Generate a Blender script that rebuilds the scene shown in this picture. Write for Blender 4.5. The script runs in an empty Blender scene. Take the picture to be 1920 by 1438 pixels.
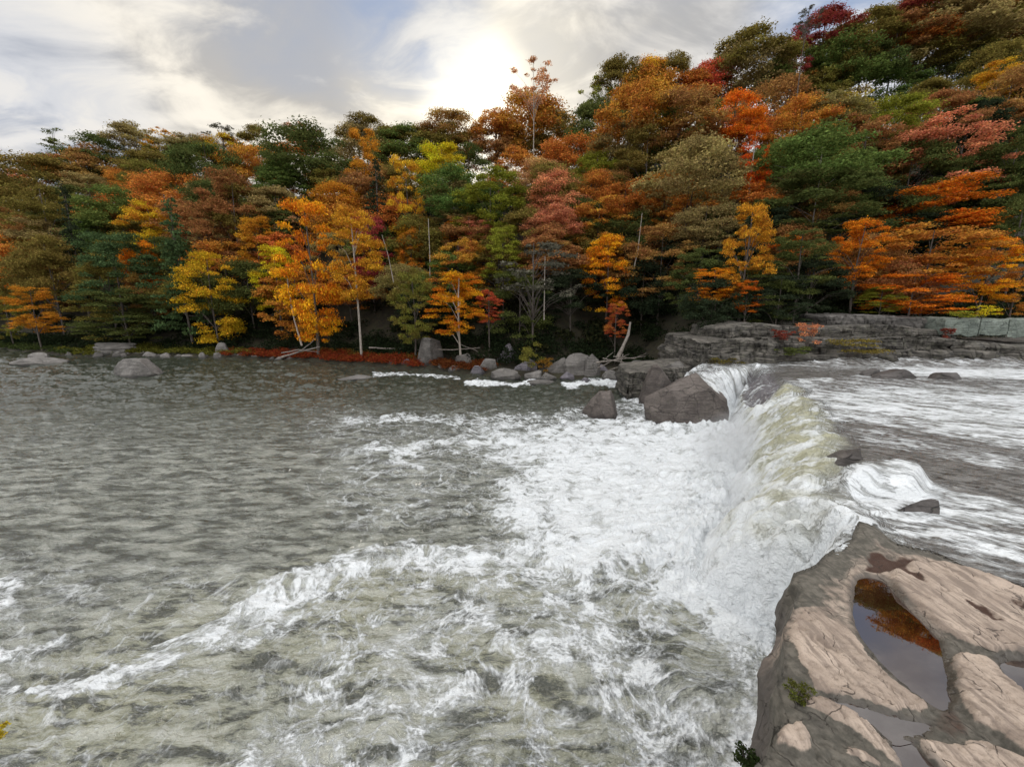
import bpy, math, random
import numpy as np
from mathutils import Vector
R = math.radians
H, F, TH = 12.5, 721.0, R(11.0)          # eye height, focal length (px of the 1920 wide photo), pitch
CT, ST = math.cos(TH), math.sin(TH)
SC = bpy.context.scene
COL = SC.collection
rng = np.random.default_rng(7)
random.seed(7)

# ------------------------------------------------------------------ tracing helpers
def at(px, py, z):
    """point of the place at height z seen at pixel (px,py) of the photo"""
    v = py - 719.0
    up = -(F * ST + v * CT); fw = F * CT - v * ST
    t = (z - H) / up
    return ((px - 960.0) * t, fw * t)
def atY(px, py, Y):
    v = py - 719.0
    up = -(F * ST + v * CT); fw = F * CT - v * ST
    t = Y / fw
    return ((px - 960.0) * t, Y, H + up * t)
def pix(x, y, z):
    dep = np.maximum(y * CT + (H - z) * ST, 0.5)
    up = (z - H) * CT + y * ST
    return 960 + F * x / dep, 719 - F * up / dep

# ------------------------------------------------------------------ noise
def _h(i, j, k, s):
    n = (i * 374761393 + j * 668265263 + k * 2147483647 + s * 974634777) & 0xffffffff
    n = ((n ^ (n >> 13)) * 1274126177) & 0xffffffff
    n = ((n ^ (n >> 16)) * 2246822519) & 0xffffffff
    return (n ^ (n >> 13)) & 0xffffffff
def pn2(x, y, s=0):
    xi = np.floor(x).astype(np.int64); yi = np.floor(y).astype(np.int64)
    fx = x - xi; fy = y - yi
    u = fx**3 * (fx * (fx * 6 - 15) + 10); v = fy**3 * (fy * (fy * 6 - 15) + 10)
    def g(a, b):
        an = _h(xi + a, yi + b, 0, s) * (2 * math.pi / 4294967296.0)
        return np.cos(an) * (fx - a) + np.sin(an) * (fy - b)
    return ((g(0, 0) * (1 - u) + g(1, 0) * u) * (1 - v) + (g(0, 1) * (1 - u) + g(1, 1) * u) * v) * 1.5
def pn3(x, y, z, s=0):
    xi = np.floor(x).astype(np.int64); yi = np.floor(y).astype(np.int64); zi = np.floor(z).astype(np.int64)
    fx = x - xi; fy = y - yi; fz = z - zi
    sm = lambda f: f * f * (3 - 2 * f)
    u, v, w = sm(fx), sm(fy), sm(fz)
    def g(a, b, c):
        return _h(xi + a, yi + b, zi + c, s) / 2147483648.0 - 1.0
    def l(a, b, t): return a + (b - a) * t
    return l(l(l(g(0,0,0), g(1,0,0), u), l(g(0,1,0), g(1,1,0), u), v),
             l(l(g(0,0,1), g(1,0,1), u), l(g(0,1,1), g(1,1,1), u), v), w)
def fb2(x, y, o=4, s=0, g=0.5):
    r = 0; a = 1; t = 0
    for i in range(o):
        r = r + a * pn2(x, y, s + i); t += a; a *= g; x = x * 2.03 + 7.1; y = y * 2.03 - 3.7
    return r / t
def fb3(x, y, z, o=4, s=0):
    r = 0; a = 1; t = 0
    for i in range(o):
        r = r + a * pn3(x, y, z, s + i); t += a; a *= .5; x = x * 2.03 + 7.1; y = y * 2.03 - 3.7; z = z * 2.03 + 1.3
    return r / t
def ss(a, b, x):
    t = np.clip((x - a) / (b - a), 0, 1); return t * t * (3 - 2 * t)

# ------------------------------------------------------------------ 2-D shapes
def near_line(x, y, P, closed=False):
    P = [tuple(p) for p in P]
    Q = P + [P[0]] if closed else P
    best = np.full(x.shape, 1e18); bx = np.zeros_like(x); by = np.zeros_like(x)
    for (ax, ay), (cx, cy) in zip(Q[:-1], Q[1:]):
        dx, dy = cx - ax, cy - ay
        t = np.clip(((x - ax) * dx + (y - ay) * dy) / (dx * dx + dy * dy + 1e-12), 0, 1)
        qx = ax + t * dx; qy = ay + t * dy
        d = (x - qx)**2 + (y - qy)**2
        m = d < best
        best = np.where(m, d, best); bx = np.where(m, qx, bx); by = np.where(m, qy, by)
    return np.sqrt(best), bx, by
def inside(x, y, P):
    r = np.zeros(x.shape, bool); n = len(P)
    for i in range(n):
        ax, ay = P[i]; cx, cy = P[(i + 1) % n]
        if ay == cy: continue
        c = ((ay > y) != (cy > y)) & (x < (cx - ax) * (y - ay) / (cy - ay) + ax)
        r ^= c
    return r
def sd(x, y, P):
    """signed distance, negative inside"""
    d, bx, by = near_line(x, y, P, True)
    return np.where(inside(x, y, P), -d, d)
def smooth_poly(P, n=2):
    for _ in range(n):
        Q = []
        for i in range(len(P)):
            a = P[i]; b = P[(i + 1) % len(P)]
            Q += [(a[0]*.75+b[0]*.25, a[1]*.75+b[1]*.25), (a[0]*.25+b[0]*.75, a[1]*.25+b[1]*.75)]
        P = Q
    return P

# ------------------------------------------------------------------ object helpers
def tag(o, label=None, cat=None, group=None, kind=None):
    if label: o['label'] = label
    if cat: o['category'] = cat
    if group: o['group'] = group
    if kind: o['kind'] = kind
    return o
def link(name, me, parent=None):
    o = bpy.data.objects.new(name, me); COL.objects.link(o)
    if parent is not None: o.parent = parent
    return o
def empty(name, loc):
    o = bpy.data.objects.new(name, None); COL.objects.link(o); o.location = loc
    o.empty_display_size = .3
    return o
def mk(name, V, Fc, mat=None, smooth=True, attrs=None, fattrs=None):
    """V (n,3), Fc (m,3|4) int -> mesh"""
    V = np.asarray(V, np.float32); Fc = np.asarray(Fc, np.int32)
    me = bpy.data.meshes.new(name)
    me.vertices.add(len(V)); me.vertices.foreach_set('co', V.ravel())
    k = Fc.shape[1]
    me.loops.add(Fc.size); me.loops.foreach_set('vertex_index', Fc.ravel())
    me.polygons.add(len(Fc)); me.polygons.foreach_set('loop_start', np.arange(0, Fc.size, k, dtype=np.int32))
    me.polygons.foreach_set('use_smooth', np.full(len(Fc), smooth, bool))
    me.update(calc_edges=True)
    for dom, dd in (('POINT', attrs), ('FACE', fattrs)):
        for n, a in (dd or {}).items():
            a = np.asarray(a, np.float32)
            if a.ndim == 1:
                me.attributes.new(n, 'FLOAT', dom).data.foreach_set('value', a)
            else:
                me.attributes.new(n, 'FLOAT_VECTOR', dom).data.foreach_set('vector', a.ravel())
    if mat: me.materials.append(mat)
    me.validate()
    return me
def gridfaces(nr, nc):
    i = np.arange(nr - 1)[:, None] * nc + np.arange(nc - 1)[None, :]
    return np.stack([i, i + 1, i + nc + 1, i + nc], -1).reshape(-1, 4)
def compact(V, Fc, attrs=None):
    u, inv = np.unique(Fc, return_inverse=True)
    A = {k: v[u] for k, v in (attrs or {}).items()}
    return V[u], inv.reshape(Fc.shape), A
def tube(pts, rad, ns=7, s=0):
    """tapered bent tube, returns V,F"""
    pts = np.array(pts, float); n = len(pts)
    T = np.gradient(pts, axis=0); T /= np.linalg.norm(T, axis=1)[:, None] + 1e-9
    ref = np.array([.3, .8, .1]) if abs(T[0] @ np.array([0, 0, 1.])) > .8 else np.array([0, 0, 1.])
    A = np.cross(T, ref); A /= np.linalg.norm(A, axis=1)[:, None] + 1e-9
    B = np.cross(T, A)
    an = np.arange(ns) / ns * 2 * math.pi
    V = []
    for i in range(n):
        r = rad[i] * (1 + .12 * np.sin(an * 2 + s + i))
        V.append(pts[i] + (A[i][None] * np.cos(an)[:, None] + B[i][None] * np.sin(an)[:, None]) * r[:, None])
    V = np.concatenate(V)
    Fc = []
    for i in range(n - 1):
        for j in range(ns):
            k = (j + 1) % ns
            Fc.append((i*ns+j, i*ns+k, (i+1)*ns+k, (i+1)*ns+j))
    return V, np.array(Fc)
def merge(parts):
    V = []; Fc = []; o = 0
    for v, f in parts:
        V.append(v); Fc.append(f + o); o += len(v)
    return np.concatenate(V), np.concatenate(Fc)

# ------------------------------------------------------------------ material helper
class NT:
    def __init__(s, name):
        s.m = bpy.data.materials.new(name); s.m.use_nodes = True
        s.t = s.m.node_tree; s.t.nodes.clear()
        s.out = s.t.nodes.new('ShaderNodeOutputMaterial')
    def n(s, typ, ins=None, **kw):
        nd = s.t.nodes.new(typ)
        for k, v in kw.items(): setattr(nd, k, v)
        for k, v in (ins or {}).items():
            if isinstance(v, bpy.types.NodeSocket): s.t.links.new(v, nd.inputs[k])
            else: nd.inputs[k].default_value = v
        return nd
    def M(s, op, a, b=0.0, c=None, clamp=False):
        i = {0: a, 1: b}
        if c is not None: i[2] = c
        return s.n('ShaderNodeMath', i, operation=op, use_clamp=clamp).outputs[0]
    def mix(s, f, a, b, mode='MIX'):
        nd = s.t.nodes.new('ShaderNodeMix'); nd.data_type = 'RGBA'; nd.blend_type = mode
        for k, v in ((0, f), (6, a), (7, b)):
            if isinstance(v, bpy.types.NodeSocket): s.t.links.new(v, nd.inputs[k])
            else: nd.inputs[k].default_value = v if k == 0 else (*v, 1)
        return nd.outputs[2]
    def ramp(s, f, lo, hi, a=0.0, b=1.0, sm=True):
        return s.n('ShaderNodeMapRange', {0: f, 1: lo, 2: hi, 3: a, 4: b}, interpolation_type='SMOOTHSTEP' if sm else 'LINEAR').outputs[0]
    def noise(s, vec, sc, det=4, rough=.55, dist=0.0, typ='FBM'):
        return s.n('ShaderNodeTexNoise', {'Vector': vec, 'Scale': sc, 'Detail': det, 'Roughness': rough, 'Distortion': dist}).outputs['Fac']
    def attr(s, name, out='Fac'):
        return s.n('ShaderNodeAttribute', attribute_name=name).outputs[out]
    def scale(s, vec, v):
        return s.n('ShaderNodeVectorMath', {0: vec, 1: v}, operation='MULTIPLY').outputs[0]
    def obj(s): return s.n('ShaderNodeTexCoord').outputs['Object']
    def bump(s, h, st, dist=1.0, nrm=None):
        i = {'Height': h, 'Strength': st, 'Distance': dist}
        if nrm is not None: i['Normal'] = nrm
        return s.n('ShaderNodeBump', i).outputs[0]
    def surf(s, sh): s.t.links.new(sh, s.out.inputs[0]); return s.m
    def pbr(s, col, rough=.8, nrm=None, **kw):
        i = {'Base Color': col if isinstance(col, bpy.types.NodeSocket) else (*col, 1), 'Roughness': rough}
        if nrm is not None: i['Normal'] = nrm
        for k, v in kw.items(): i[k.replace('_', ' ')] = v
        return s.n('ShaderNodeBsdfPrincipled', i).outputs[0]

# ---- rock
def rock_mat(name, lo, hi, strata=0.0, lichen=None, sc=1.0, wet=0.0):
    t = NT(name); o = t.obj()
    geo = t.n('ShaderNodeNewGeometry')
    o = geo.outputs['Position']
    big = t.noise(o, .45 * sc, 5, .6)
    fine = t.noise(o, 5 * sc, 8, .65)
    grit = t.noise(o, 30 * sc, 4, .6)
    c = t.mix(t.ramp(big, .35, .65), lo, hi)
    c = t.mix(t.ramp(fine, .35, .7, .0, .55), c, tuple(x * .45 for x in lo))
    c = t.mix(t.ramp(grit, .55, .75, 0, .35), c, tuple(min(1, x * 1.5) for x in hi))
    h = t.M('ADD', t.M('MULTIPLY', fine, .5), t.M('MULTIPLY', grit, .12))
    if strata:
        sv = t.scale(o, (.25, .25, 3.2))
        st = t.noise(sv, 1.2, 6, .6, .3)
        line = t.M('ABSOLUTE', t.M('SUBTRACT', st, .5))
        ln = t.ramp(line, .0, .05, 1, 0)
        c = t.mix(t.M('MULTIPLY', ln, .8 * strata), c, tuple(x * .18 for x in lo))
        c = t.mix(t.ramp(st, .5, .7, 0, .5 * strata), c, tuple(min(1, x * 1.35) for x in hi))
        h = t.M('ADD', h, t.M('MULTIPLY', ln, -1.0 * strata))
    cr = t.n('ShaderNodeTexVoronoi', {'Vector': t.n('ShaderNodeVectorMath', {0: o, 1: t.n('ShaderNodeTexNoise', {'Vector': o, 'Scale': 1.1}).outputs['Color']}, operation='ADD').outputs[0], 'Scale': .45 * sc}, feature='DISTANCE_TO_EDGE').outputs[0]
    crk = t.ramp(cr, .0, .02, 1, 0)
    c = t.mix(t.M('MULTIPLY', crk, .7), c, tuple(x * .15 for x in lo))
    h = t.M('SUBTRACT', h, t.M('MULTIPLY', crk, .6))
    if lichen:
        l = t.noise(o, 1.7 * sc, 6, .7)
        c = t.mix(t.ramp(l, .52, .62, 0, .6), c, lichen)
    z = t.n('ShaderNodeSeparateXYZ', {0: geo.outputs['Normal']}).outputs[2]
    moss = t.noise(o, 2.6 * sc, 6, .7)
    c = t.mix(t.ramp(moss, .55, .68, 0, .45), c, (.07, .075, .04))
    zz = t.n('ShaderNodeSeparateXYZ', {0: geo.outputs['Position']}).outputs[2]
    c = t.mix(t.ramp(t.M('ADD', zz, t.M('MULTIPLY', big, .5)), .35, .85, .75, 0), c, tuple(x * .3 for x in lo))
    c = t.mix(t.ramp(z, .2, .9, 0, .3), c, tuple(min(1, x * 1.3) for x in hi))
    rough = .82
    if wet:
        rough = .82 - wet * .5
    return t.surf(t.pbr(c, rough, t.bump(h, .8, .12 / sc)))
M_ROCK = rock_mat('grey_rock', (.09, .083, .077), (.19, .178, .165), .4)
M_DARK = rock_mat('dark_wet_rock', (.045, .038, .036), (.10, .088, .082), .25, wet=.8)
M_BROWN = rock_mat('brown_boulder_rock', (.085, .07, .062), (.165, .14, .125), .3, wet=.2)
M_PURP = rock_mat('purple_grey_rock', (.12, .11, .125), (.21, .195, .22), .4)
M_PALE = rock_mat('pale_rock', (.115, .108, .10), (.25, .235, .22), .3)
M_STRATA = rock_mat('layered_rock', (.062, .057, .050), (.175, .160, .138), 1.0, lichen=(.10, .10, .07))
M_GREEN = rock_mat('lichened_green_rock', (.15, .18, .155), (.26, .30, .26), .35, lichen=(.12, .14, .11))

# ---- foliage: object colour, alpha shifts the hue of patches
def leaf_mat(name='leaves', trans=.40, var=1.0):
    t = NT(name)
    oi = t.n('ShaderNodeObjectInfo')
    rnd = t.attr('rnd')
    tc = t.obj()
    pv = t.n('ShaderNodeVectorMath', {0: tc, 1: oi.outputs['Location']}, operation='ADD').outputs[0]
    patch = t.noise(pv, 4.0, 4, .65)
    pt = t.ramp(patch, .38, .62)
    shift = t.M('MULTIPLY', t.M('SUBTRACT', oi.outputs['Alpha'], .5), pt)
    hue = t.M('ADD', t.M('ADD', .5, t.M('MULTIPLY', shift, .13)), t.M('MULTIPLY', t.M('SUBTRACT', rnd, .5), .035 * var))
    rr = t.M('FRACT', t.M('MULTIPLY', rnd, 7.3))
    val = t.M('ADD', .62, t.M('MULTIPLY', t.M('MULTIPLY', rr, rr), 1.0))
    val = t.M('MULTIPLY', val, t.ramp(patch, .3, .7, .8, 1.2))
    c = t.n('ShaderNodeHueSaturation', {'Hue': hue, 'Saturation': 1.0, 'Value': val, 'Color': oi.outputs['Color']}).outputs[0]
    d = t.n('ShaderNodeBsdfDiffuse', {'Color': c}).outputs[0]
    tr = t.n('ShaderNodeBsdfTranslucent', {'Color': c}).outputs[0]
    return t.surf(t.n('ShaderNodeMixShader', {0: trans, 1: d, 2: tr}).outputs[0])
M_LEAF = leaf_mat()
def bark_mat(name, a, b):
    t = NT(name); o = t.obj()
    n1 = t.noise(t.scale(o, (6, 6, 1)), 1.2, 5, .6)
    return t.surf(t.pbr(t.mix(t.ramp(n1, .35, .65), a, b), .9, t.bump(n1, .6, .05)))
M_BARK = bark_mat('bark', (.05, .04, .033), (.13, .11, .095))
M_PBARK = bark_mat('pale_bark', (.22, .19, .16), (.42, .38, .33))
M_DRIFT = bark_mat('driftwood', (.13, .11, .095), (.28, .25, .22))
SKY_BACK, SUN_E, EXPO = 2.3, 1.0, 0.36
CLOUD_ROT, CLOUD_LOC = 25, (3.1, 1.7, 0)
# ================================================================== SETTING: river shape
def PL(z, *pts): return [at(px, py, z) for px, py in pts]
lip_px = [(1306, 702), (1340, 692), (1390, 686), (1440, 684), (1438, 698), (1452, 712), (1490, 728), (1522, 757),
          (1546, 795), (1557, 832), (1574, 858), (1596, 876), (1584, 890), (1562, 896), (1552, 912), (1572, 938), (1594, 958), (1612, 985)]
LIP = PL(5.0, *lip_px)
UPPER = LIP + [(11.2, 11.6), (8.6, 8.6), (7.0, 4.0), (7.0, -30), (300, -30), (300, 130), (LIP[0][0] + 26, 130), (LIP[0][0] + 6, 54)]
BANK = PL(0.2, (-900, 618), (-300, 640), (0, 655), (130, 668), (300, 668), (500, 672), (700, 684), (830, 694), (960, 704), (1060, 708), (1160, 704), (1240, 694)) \
    + [(25.5, 56), (33, 60), (48, 62), (70, 64), (110, 66), (300, 70)]
LAND = BANK + [(700, 700), (-900, 700)]

A_DIR = np.array([.55, .835]); N_DIR = np.array([-.835, .55])   # along the lip / the way the water leaves it

def strokes(X, Y, L):
    m = np.zeros_like(X)
    for pts, w, s in L:
        q = [(a, b * 1.5) for a, b in pts]
        d, _, _ = near_line(X, Y * 1.5, q)
        m = np.maximum(m, s * (1 - ss(w * .25, w, d)))
    return m
def polys(X, Y, L):
    m = np.zeros_like(X)
    for P, soft, s in L:
        d = sd(X, Y * 1.5, [(a, b * 1.5) for a, b in P])
        m = np.maximum(m, s * (1 - ss(-soft, soft, d)))
    return m

# polar sheet: cells grow with the distance from the bank where the photographer stands
na, nr = 1500, 760
ang = np.radians(np.concatenate([np.linspace(-80, -58, 40, endpoint=False), np.linspace(-58, 58, na - 80), np.linspace(58.3, 80, 40)]))
rad = 5.5 * (320 / 5.5) ** (np.linspace(0, 1, nr) ** .97)
RR, AA = np.meshgrid(rad, ang, indexing='ij')
X = (RR * np.sin(AA)).ravel(); Y = (RR * np.cos(AA)).ravel()
wob = fb2(X * .35, Y * .35, 4, 11)
d0 = sd(X, Y, UPPER)
nearfall = np.exp(-(d0 / 6.0) ** 2)
d = d0 + wob * .9 * nearfall + .25 * fb2(X * 1.6, Y * 1.6, 2, 55) * nearfall
W = .5 + 4.1 * ss(11.5, 16.0, Y) - 1.6 * ss(38, 48, Y)
t = np.clip(d / W, 0, 1)
fallmask = ss(-.8, .6, d) * (1 - ss(.8, 1.15, d / W))
zf = 5.0 * (1 - t ** 2.1)
pxs, pys = pix(X, Y, zf)
lower = ss(.85, 1.1, d / W)
upper = 1 - ss(-1.2, .4, d)
# ragged edges for the foam: shift the lookup by noise
wx = fb2(X * .22, Y * .22, 4, 21) * 55 + fb2(X * 1.1, Y * 1.1, 3, 26) * 22; wy = fb2(X * .22 + 40, Y * .22, 4, 31) * 30 + fb2(X * 1.1 + 9, Y * 1.1, 3, 36) * 12
sh = np.clip((pys - 650) / 300, .12, 1.2)
QX = pxs + wx * sh; QY = pys + wy * sh
fL = polys(QX, QY, [
    ([(1130, 775), (1230, 770), (1390, 800), (1420, 900), (1520, 930), (1560, 1000), (1480, 1080), (1440, 1180), (1430, 1260), (1340, 1230), (1270, 1150), (1180, 1100), (1000, 1090), (860, 1075), (940, 1030), (990, 990), (930, 960), (905, 915), (980, 880), (940, 850), (850, 835), (900, 800), (1010, 800)], 70, .88),
])
fL = np.maximum(fL, polys(QX, QY, [([(1180, 800), (1400, 790), (1520, 930), (1500, 1080), (1440, 1230), (1310, 1170), (1200, 1070), (1060, 1000), (1040, 900), (1080, 820)], 80, 1.04)]))
fL = np.maximum(fL, strokes(QX, QY, [
    ([(1020, 1060), (900, 1050), (800, 1045), (690, 1052), (610, 1085), (540, 1120), (480, 1165)], 60, .76),
    ([(700, 1050), (640, 1075), (590, 1120), (520, 1165), (400, 1200)], 46, .55),
    ([(480, 1165), (400, 1195), (330, 1215), (250, 1245), (180, 1275), (110, 1290)], 44, .66),
    ([(250, 1240), (160, 1260), (60, 1290)], 22, .6),
    ([(0, 1130), (30, 1110), (60, 1100)], 30, .5), ([(0, 1230), (60, 1215), (110, 1195)], 24, .5), ([(-60, 1300), (10, 1270)], 40, .6),
    ([(840, 1040), (900, 1120), (930, 1200), (880, 1280), (820, 1350)], 50, .48),
    ([(1000, 1060), (1100, 1160), (1180, 1260), (1280, 1330), (1400, 1380), (1440, 1430)], 110, .50),
    ([(1020, 1200), (1080, 1290), (1190, 1380), (1300, 1420)], 70, .50),
    ([(1430, 1150), (1425, 1250), (1410, 1350), (1380, 1440)], 60, .7),
    ([(620, 1180), (600, 1300), (560, 1420)], 30, .38),
    ([(690, 840), (760, 845), (860, 830)], 18, .62), ([(700, 830), (740, 860), (800, 880)], 14, .55),
    ([(640, 790), (760, 780), (900, 790), (1000, 778)], 16, .45),
    ([(880, 716), (960, 722), (1020, 715)], 9, 1.0), ([(1060, 722), (1120, 718), (1170, 716)], 13, .9),
    ([(700, 700), (800, 705), (860, 708)], 5, .6),
    ([(1180, 740), (1240, 760), (1260, 790)], 26, .8),
]))
web = polys(QX, QY, [([(560, 1060), (1400, 1000), (1460, 1438), (1460, 1600), (300, 1600), (480, 1250)], 120, .31),
                     ([(-100, 1000), (560, 1060), (480, 1250), (300, 1600), (-200, 1600)], 120, .20),
                     ([(560, 760), (1100, 760), (1000, 1010), (600, 1010)], 110, .24)])
fL = np.maximum(fL, web) + .10 * (fb2(X * .12, Y * .12, 3, 77)) * (fL > .1)
fU = np.maximum(polys(QX, QY, [
    ([(1450, 712), (1560, 728), (1700, 722), (1920, 728), (2300, 735), (2300, 850), (1920, 842), (1800, 826), (1700, 806), (1600, 785), (1555, 800), (1530, 770)], 30, .64),
    ([(1560, 905), (1600, 885), (1680, 893), (1770, 920), (1740, 945), (1660, 965), (1610, 960)], 18, .85),
    ([(1640, 684), (1700, 690), (2300, 690), (2300, 715), (1860, 712), (1700, 704)], 8, .8),
]), strokes(QX, QY, [
    ([(1640, 1000), (1760, 1010), (1860, 1040), (2000, 1080)], 14, .62), ([(1700, 960), (1800, 970), (1920, 985), (2100, 1010)], 32, .60),
    ([(1780, 930), (1860, 950), (2000, 970)], 26, .58),
    ([(1750, 1000), (1850, 1010), (2000, 1030)], 20, .50), ([(1600, 950), (1680, 960)], 24, .8),
    ([(1340, 694), (1420, 688)], 12, .9), ([(1500, 715), (1560, 712)], 10, .6),
    ([(1820, 860), (1950, 880)], 20, .42),
]))
calmU = polys(QX, QY, [([(1555, 815), (1640, 850), (1920, 870), (1920, 940), (1790, 930), (1660, 890), (1570, 880)], 18, 1.0),
                       ([(1440, 690), (1620, 697), (1560, 712), (1460, 712)], 8, 1.0)])
fU = np.maximum(fU, .06 + .20 * (1 - calmU)) + .12 * fb2(X * .3, Y * .3, 3, 81)
fade = fallmask
foam = np.clip(fL * lower + fU * upper + (.50 + .40 * (1 - ss(18, 26, Y)) + .25 * ss(.6, 1, t)) * fade * (1 - upper * .5), 0, 1)
# grey wet slab beside the small side fall
slab = polys(pxs, pys, [([(1405, 700), (1445, 698), (1470, 720), (1430, 760), (1405, 765), (1390, 745)], 8, 1.0)])
foam = foam * (1 - .55 * slab)
Zs_ = zf
foam = foam * (1 - .95 * fallmask * (1 - ss(1296, 1316, pxs)) * (pys < 800)) * (1 - .95 * (pxs < 1308) * (Y > 43) * (Zs_ > .6))
# green translucent band in the sheet of the main fall
green = fallmask * (1 - ss(.55, .95, t)) * (1 - slab) * ss(12, 18, Y) * (1 - ss(38, 44, Y))
base = fallmask * ss(.5, .9, t)
boil = np.exp(-((d - W) / 4.0) ** 2) * ss(14, 18, Y) * (1 - .7 * ss(40, 47, Y))
foam = np.clip(np.maximum(foam, np.exp(-((d - W) / 3.2) ** 2) * ss(13, 17, Y) * .97 * (1 - slab)), 0, 1)
# ---- heights
u = X * A_DIR[0] + Y * A_DIR[1]; v = X * N_DIR[0] + Y * N_DIR[1]
def ridge(x, y, o, s): 
    r = 0; a = 1; tt = 0
    for i in range(o):
        r = r + a * (1 - 2 * np.abs(pn2(x, y, s + i))); tt += a; a *= .55; x = x * 2.1 + 3; y = y * 2.1 + 5
    return r / tt
ca, sa = math.cos(R(38)), math.sin(R(38))
cx_ = X * ca + Y * sa; cy_ = -X * sa + Y * ca          # ripples: long crests
swx = X + fb2(X * .15, Y * .15, 3, 41) * 5; swy = Y + fb2(X * .15 + 9, Y * .15, 3, 45) * 5
lowf = np.clip(foam * 1.2, 0, 1)
swell = ss(26, 70, Y) * .75 * fb2(X * .20 + Y * .05, Y * .27, 4, 58, .6) + ss(40, 70, Y) * (1 - ss(150, 220, Y)) * .22 * ridge(X * .16 + wob, Y * .42, 3, 59) * lower
zw = lower * (swell + (.20 + .24 * ss(22, 60, Y)) * fb2(cx_ * .28, cy_ * .8, 5, 51, .62) + .11 * ridge(swx * .6, swy * .6, 5, 61) * (1 + .9 * lowf)
              + .16 * lowf * fb2(swx * .35, swy * .35, 5, 66, .6)
              + boil * (.55 + 1.1 * np.abs(fb2(X * .45, Y * .45, 5, 71, .62)) * 1.3))
upx, upy = u + fb2(X * .3, Y * .3, 3, 91) * 1.2, v
zu = upper * (.11 * ridge(upx * .9, upy * .35, 5, 95) + .16 * np.clip(foam, 0, 1) * fb2(upx * .6, upy * .45, 5, 99, .6))
zs = fallmask * (1 - upper * .8) * (.85 * fb2(u * 1.0, v * .2, 4, 101, .55) + .17 * ridge(u * 1.7, v * .5, 4, 105) + .12 * fb2(u * 3, v * 2, 4, 107, .6))
zs -= slab * .5
hump = strokes(pxs, pys, [([(1590, 905), (1640, 893), (1700, 905)], 50, 1.0)]) * upper
rise = upper * ss(50, 53.5, Y + .12 * (X - 40) * 0 + fb2(X * .25, Y * .25, 2, 111) * 2) * ss(36, 44, X) * .9
Z = zf + zw + zu + zs + hump * .75 + rise
Z = np.where(lower > .5, Z - .12, Z)
# textures ride on (along, across + down) coordinates so that streaks follow the water
flow = np.stack([u, v - Z * 0.9, Z * .3], -1)
turb = np.clip(.5 * polys(QX, QY, [([(300, 1140), (620, 1080), (1450, 1020), (1500, 1700), (-400, 1700), (0, 1330)], 160, 1.0)]) + .62 * ss(720, 880, pys + wy * .5), 0, 1)
strk = np.clip(fallmask + upper, 0, 1)
at_ = {'foam': foam, 'turb': turb, 'strk': strk, 'green': green, 'flow': flow, 'slab': slab}
V = np.stack([X, Y, Z], -1)
FC = gridfaces(nr, len(ang))
fm = (t[FC].mean(1) > .02) & (d[FC].mean(1) < W[FC].mean(1) * 1.02)
fu_ = d[FC].mean(1) <= .02 * W[FC].mean(1)
landd = sd(X, Y, LAND)[FC].mean(1)
keep = (landd > -6) & (sd(X, Y, [at(1612, 992, 5.3), at(1700, 1026, 5.3), at(1860, 1076, 5.3), at(2500, 1300, 5.3), (17, -2), (3.5, -2), at(1500, 1400, 5.3), at(1490, 1200, 5.3), at(1520, 1085, 5.3)])[FC].mean(1) > 0)

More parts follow.
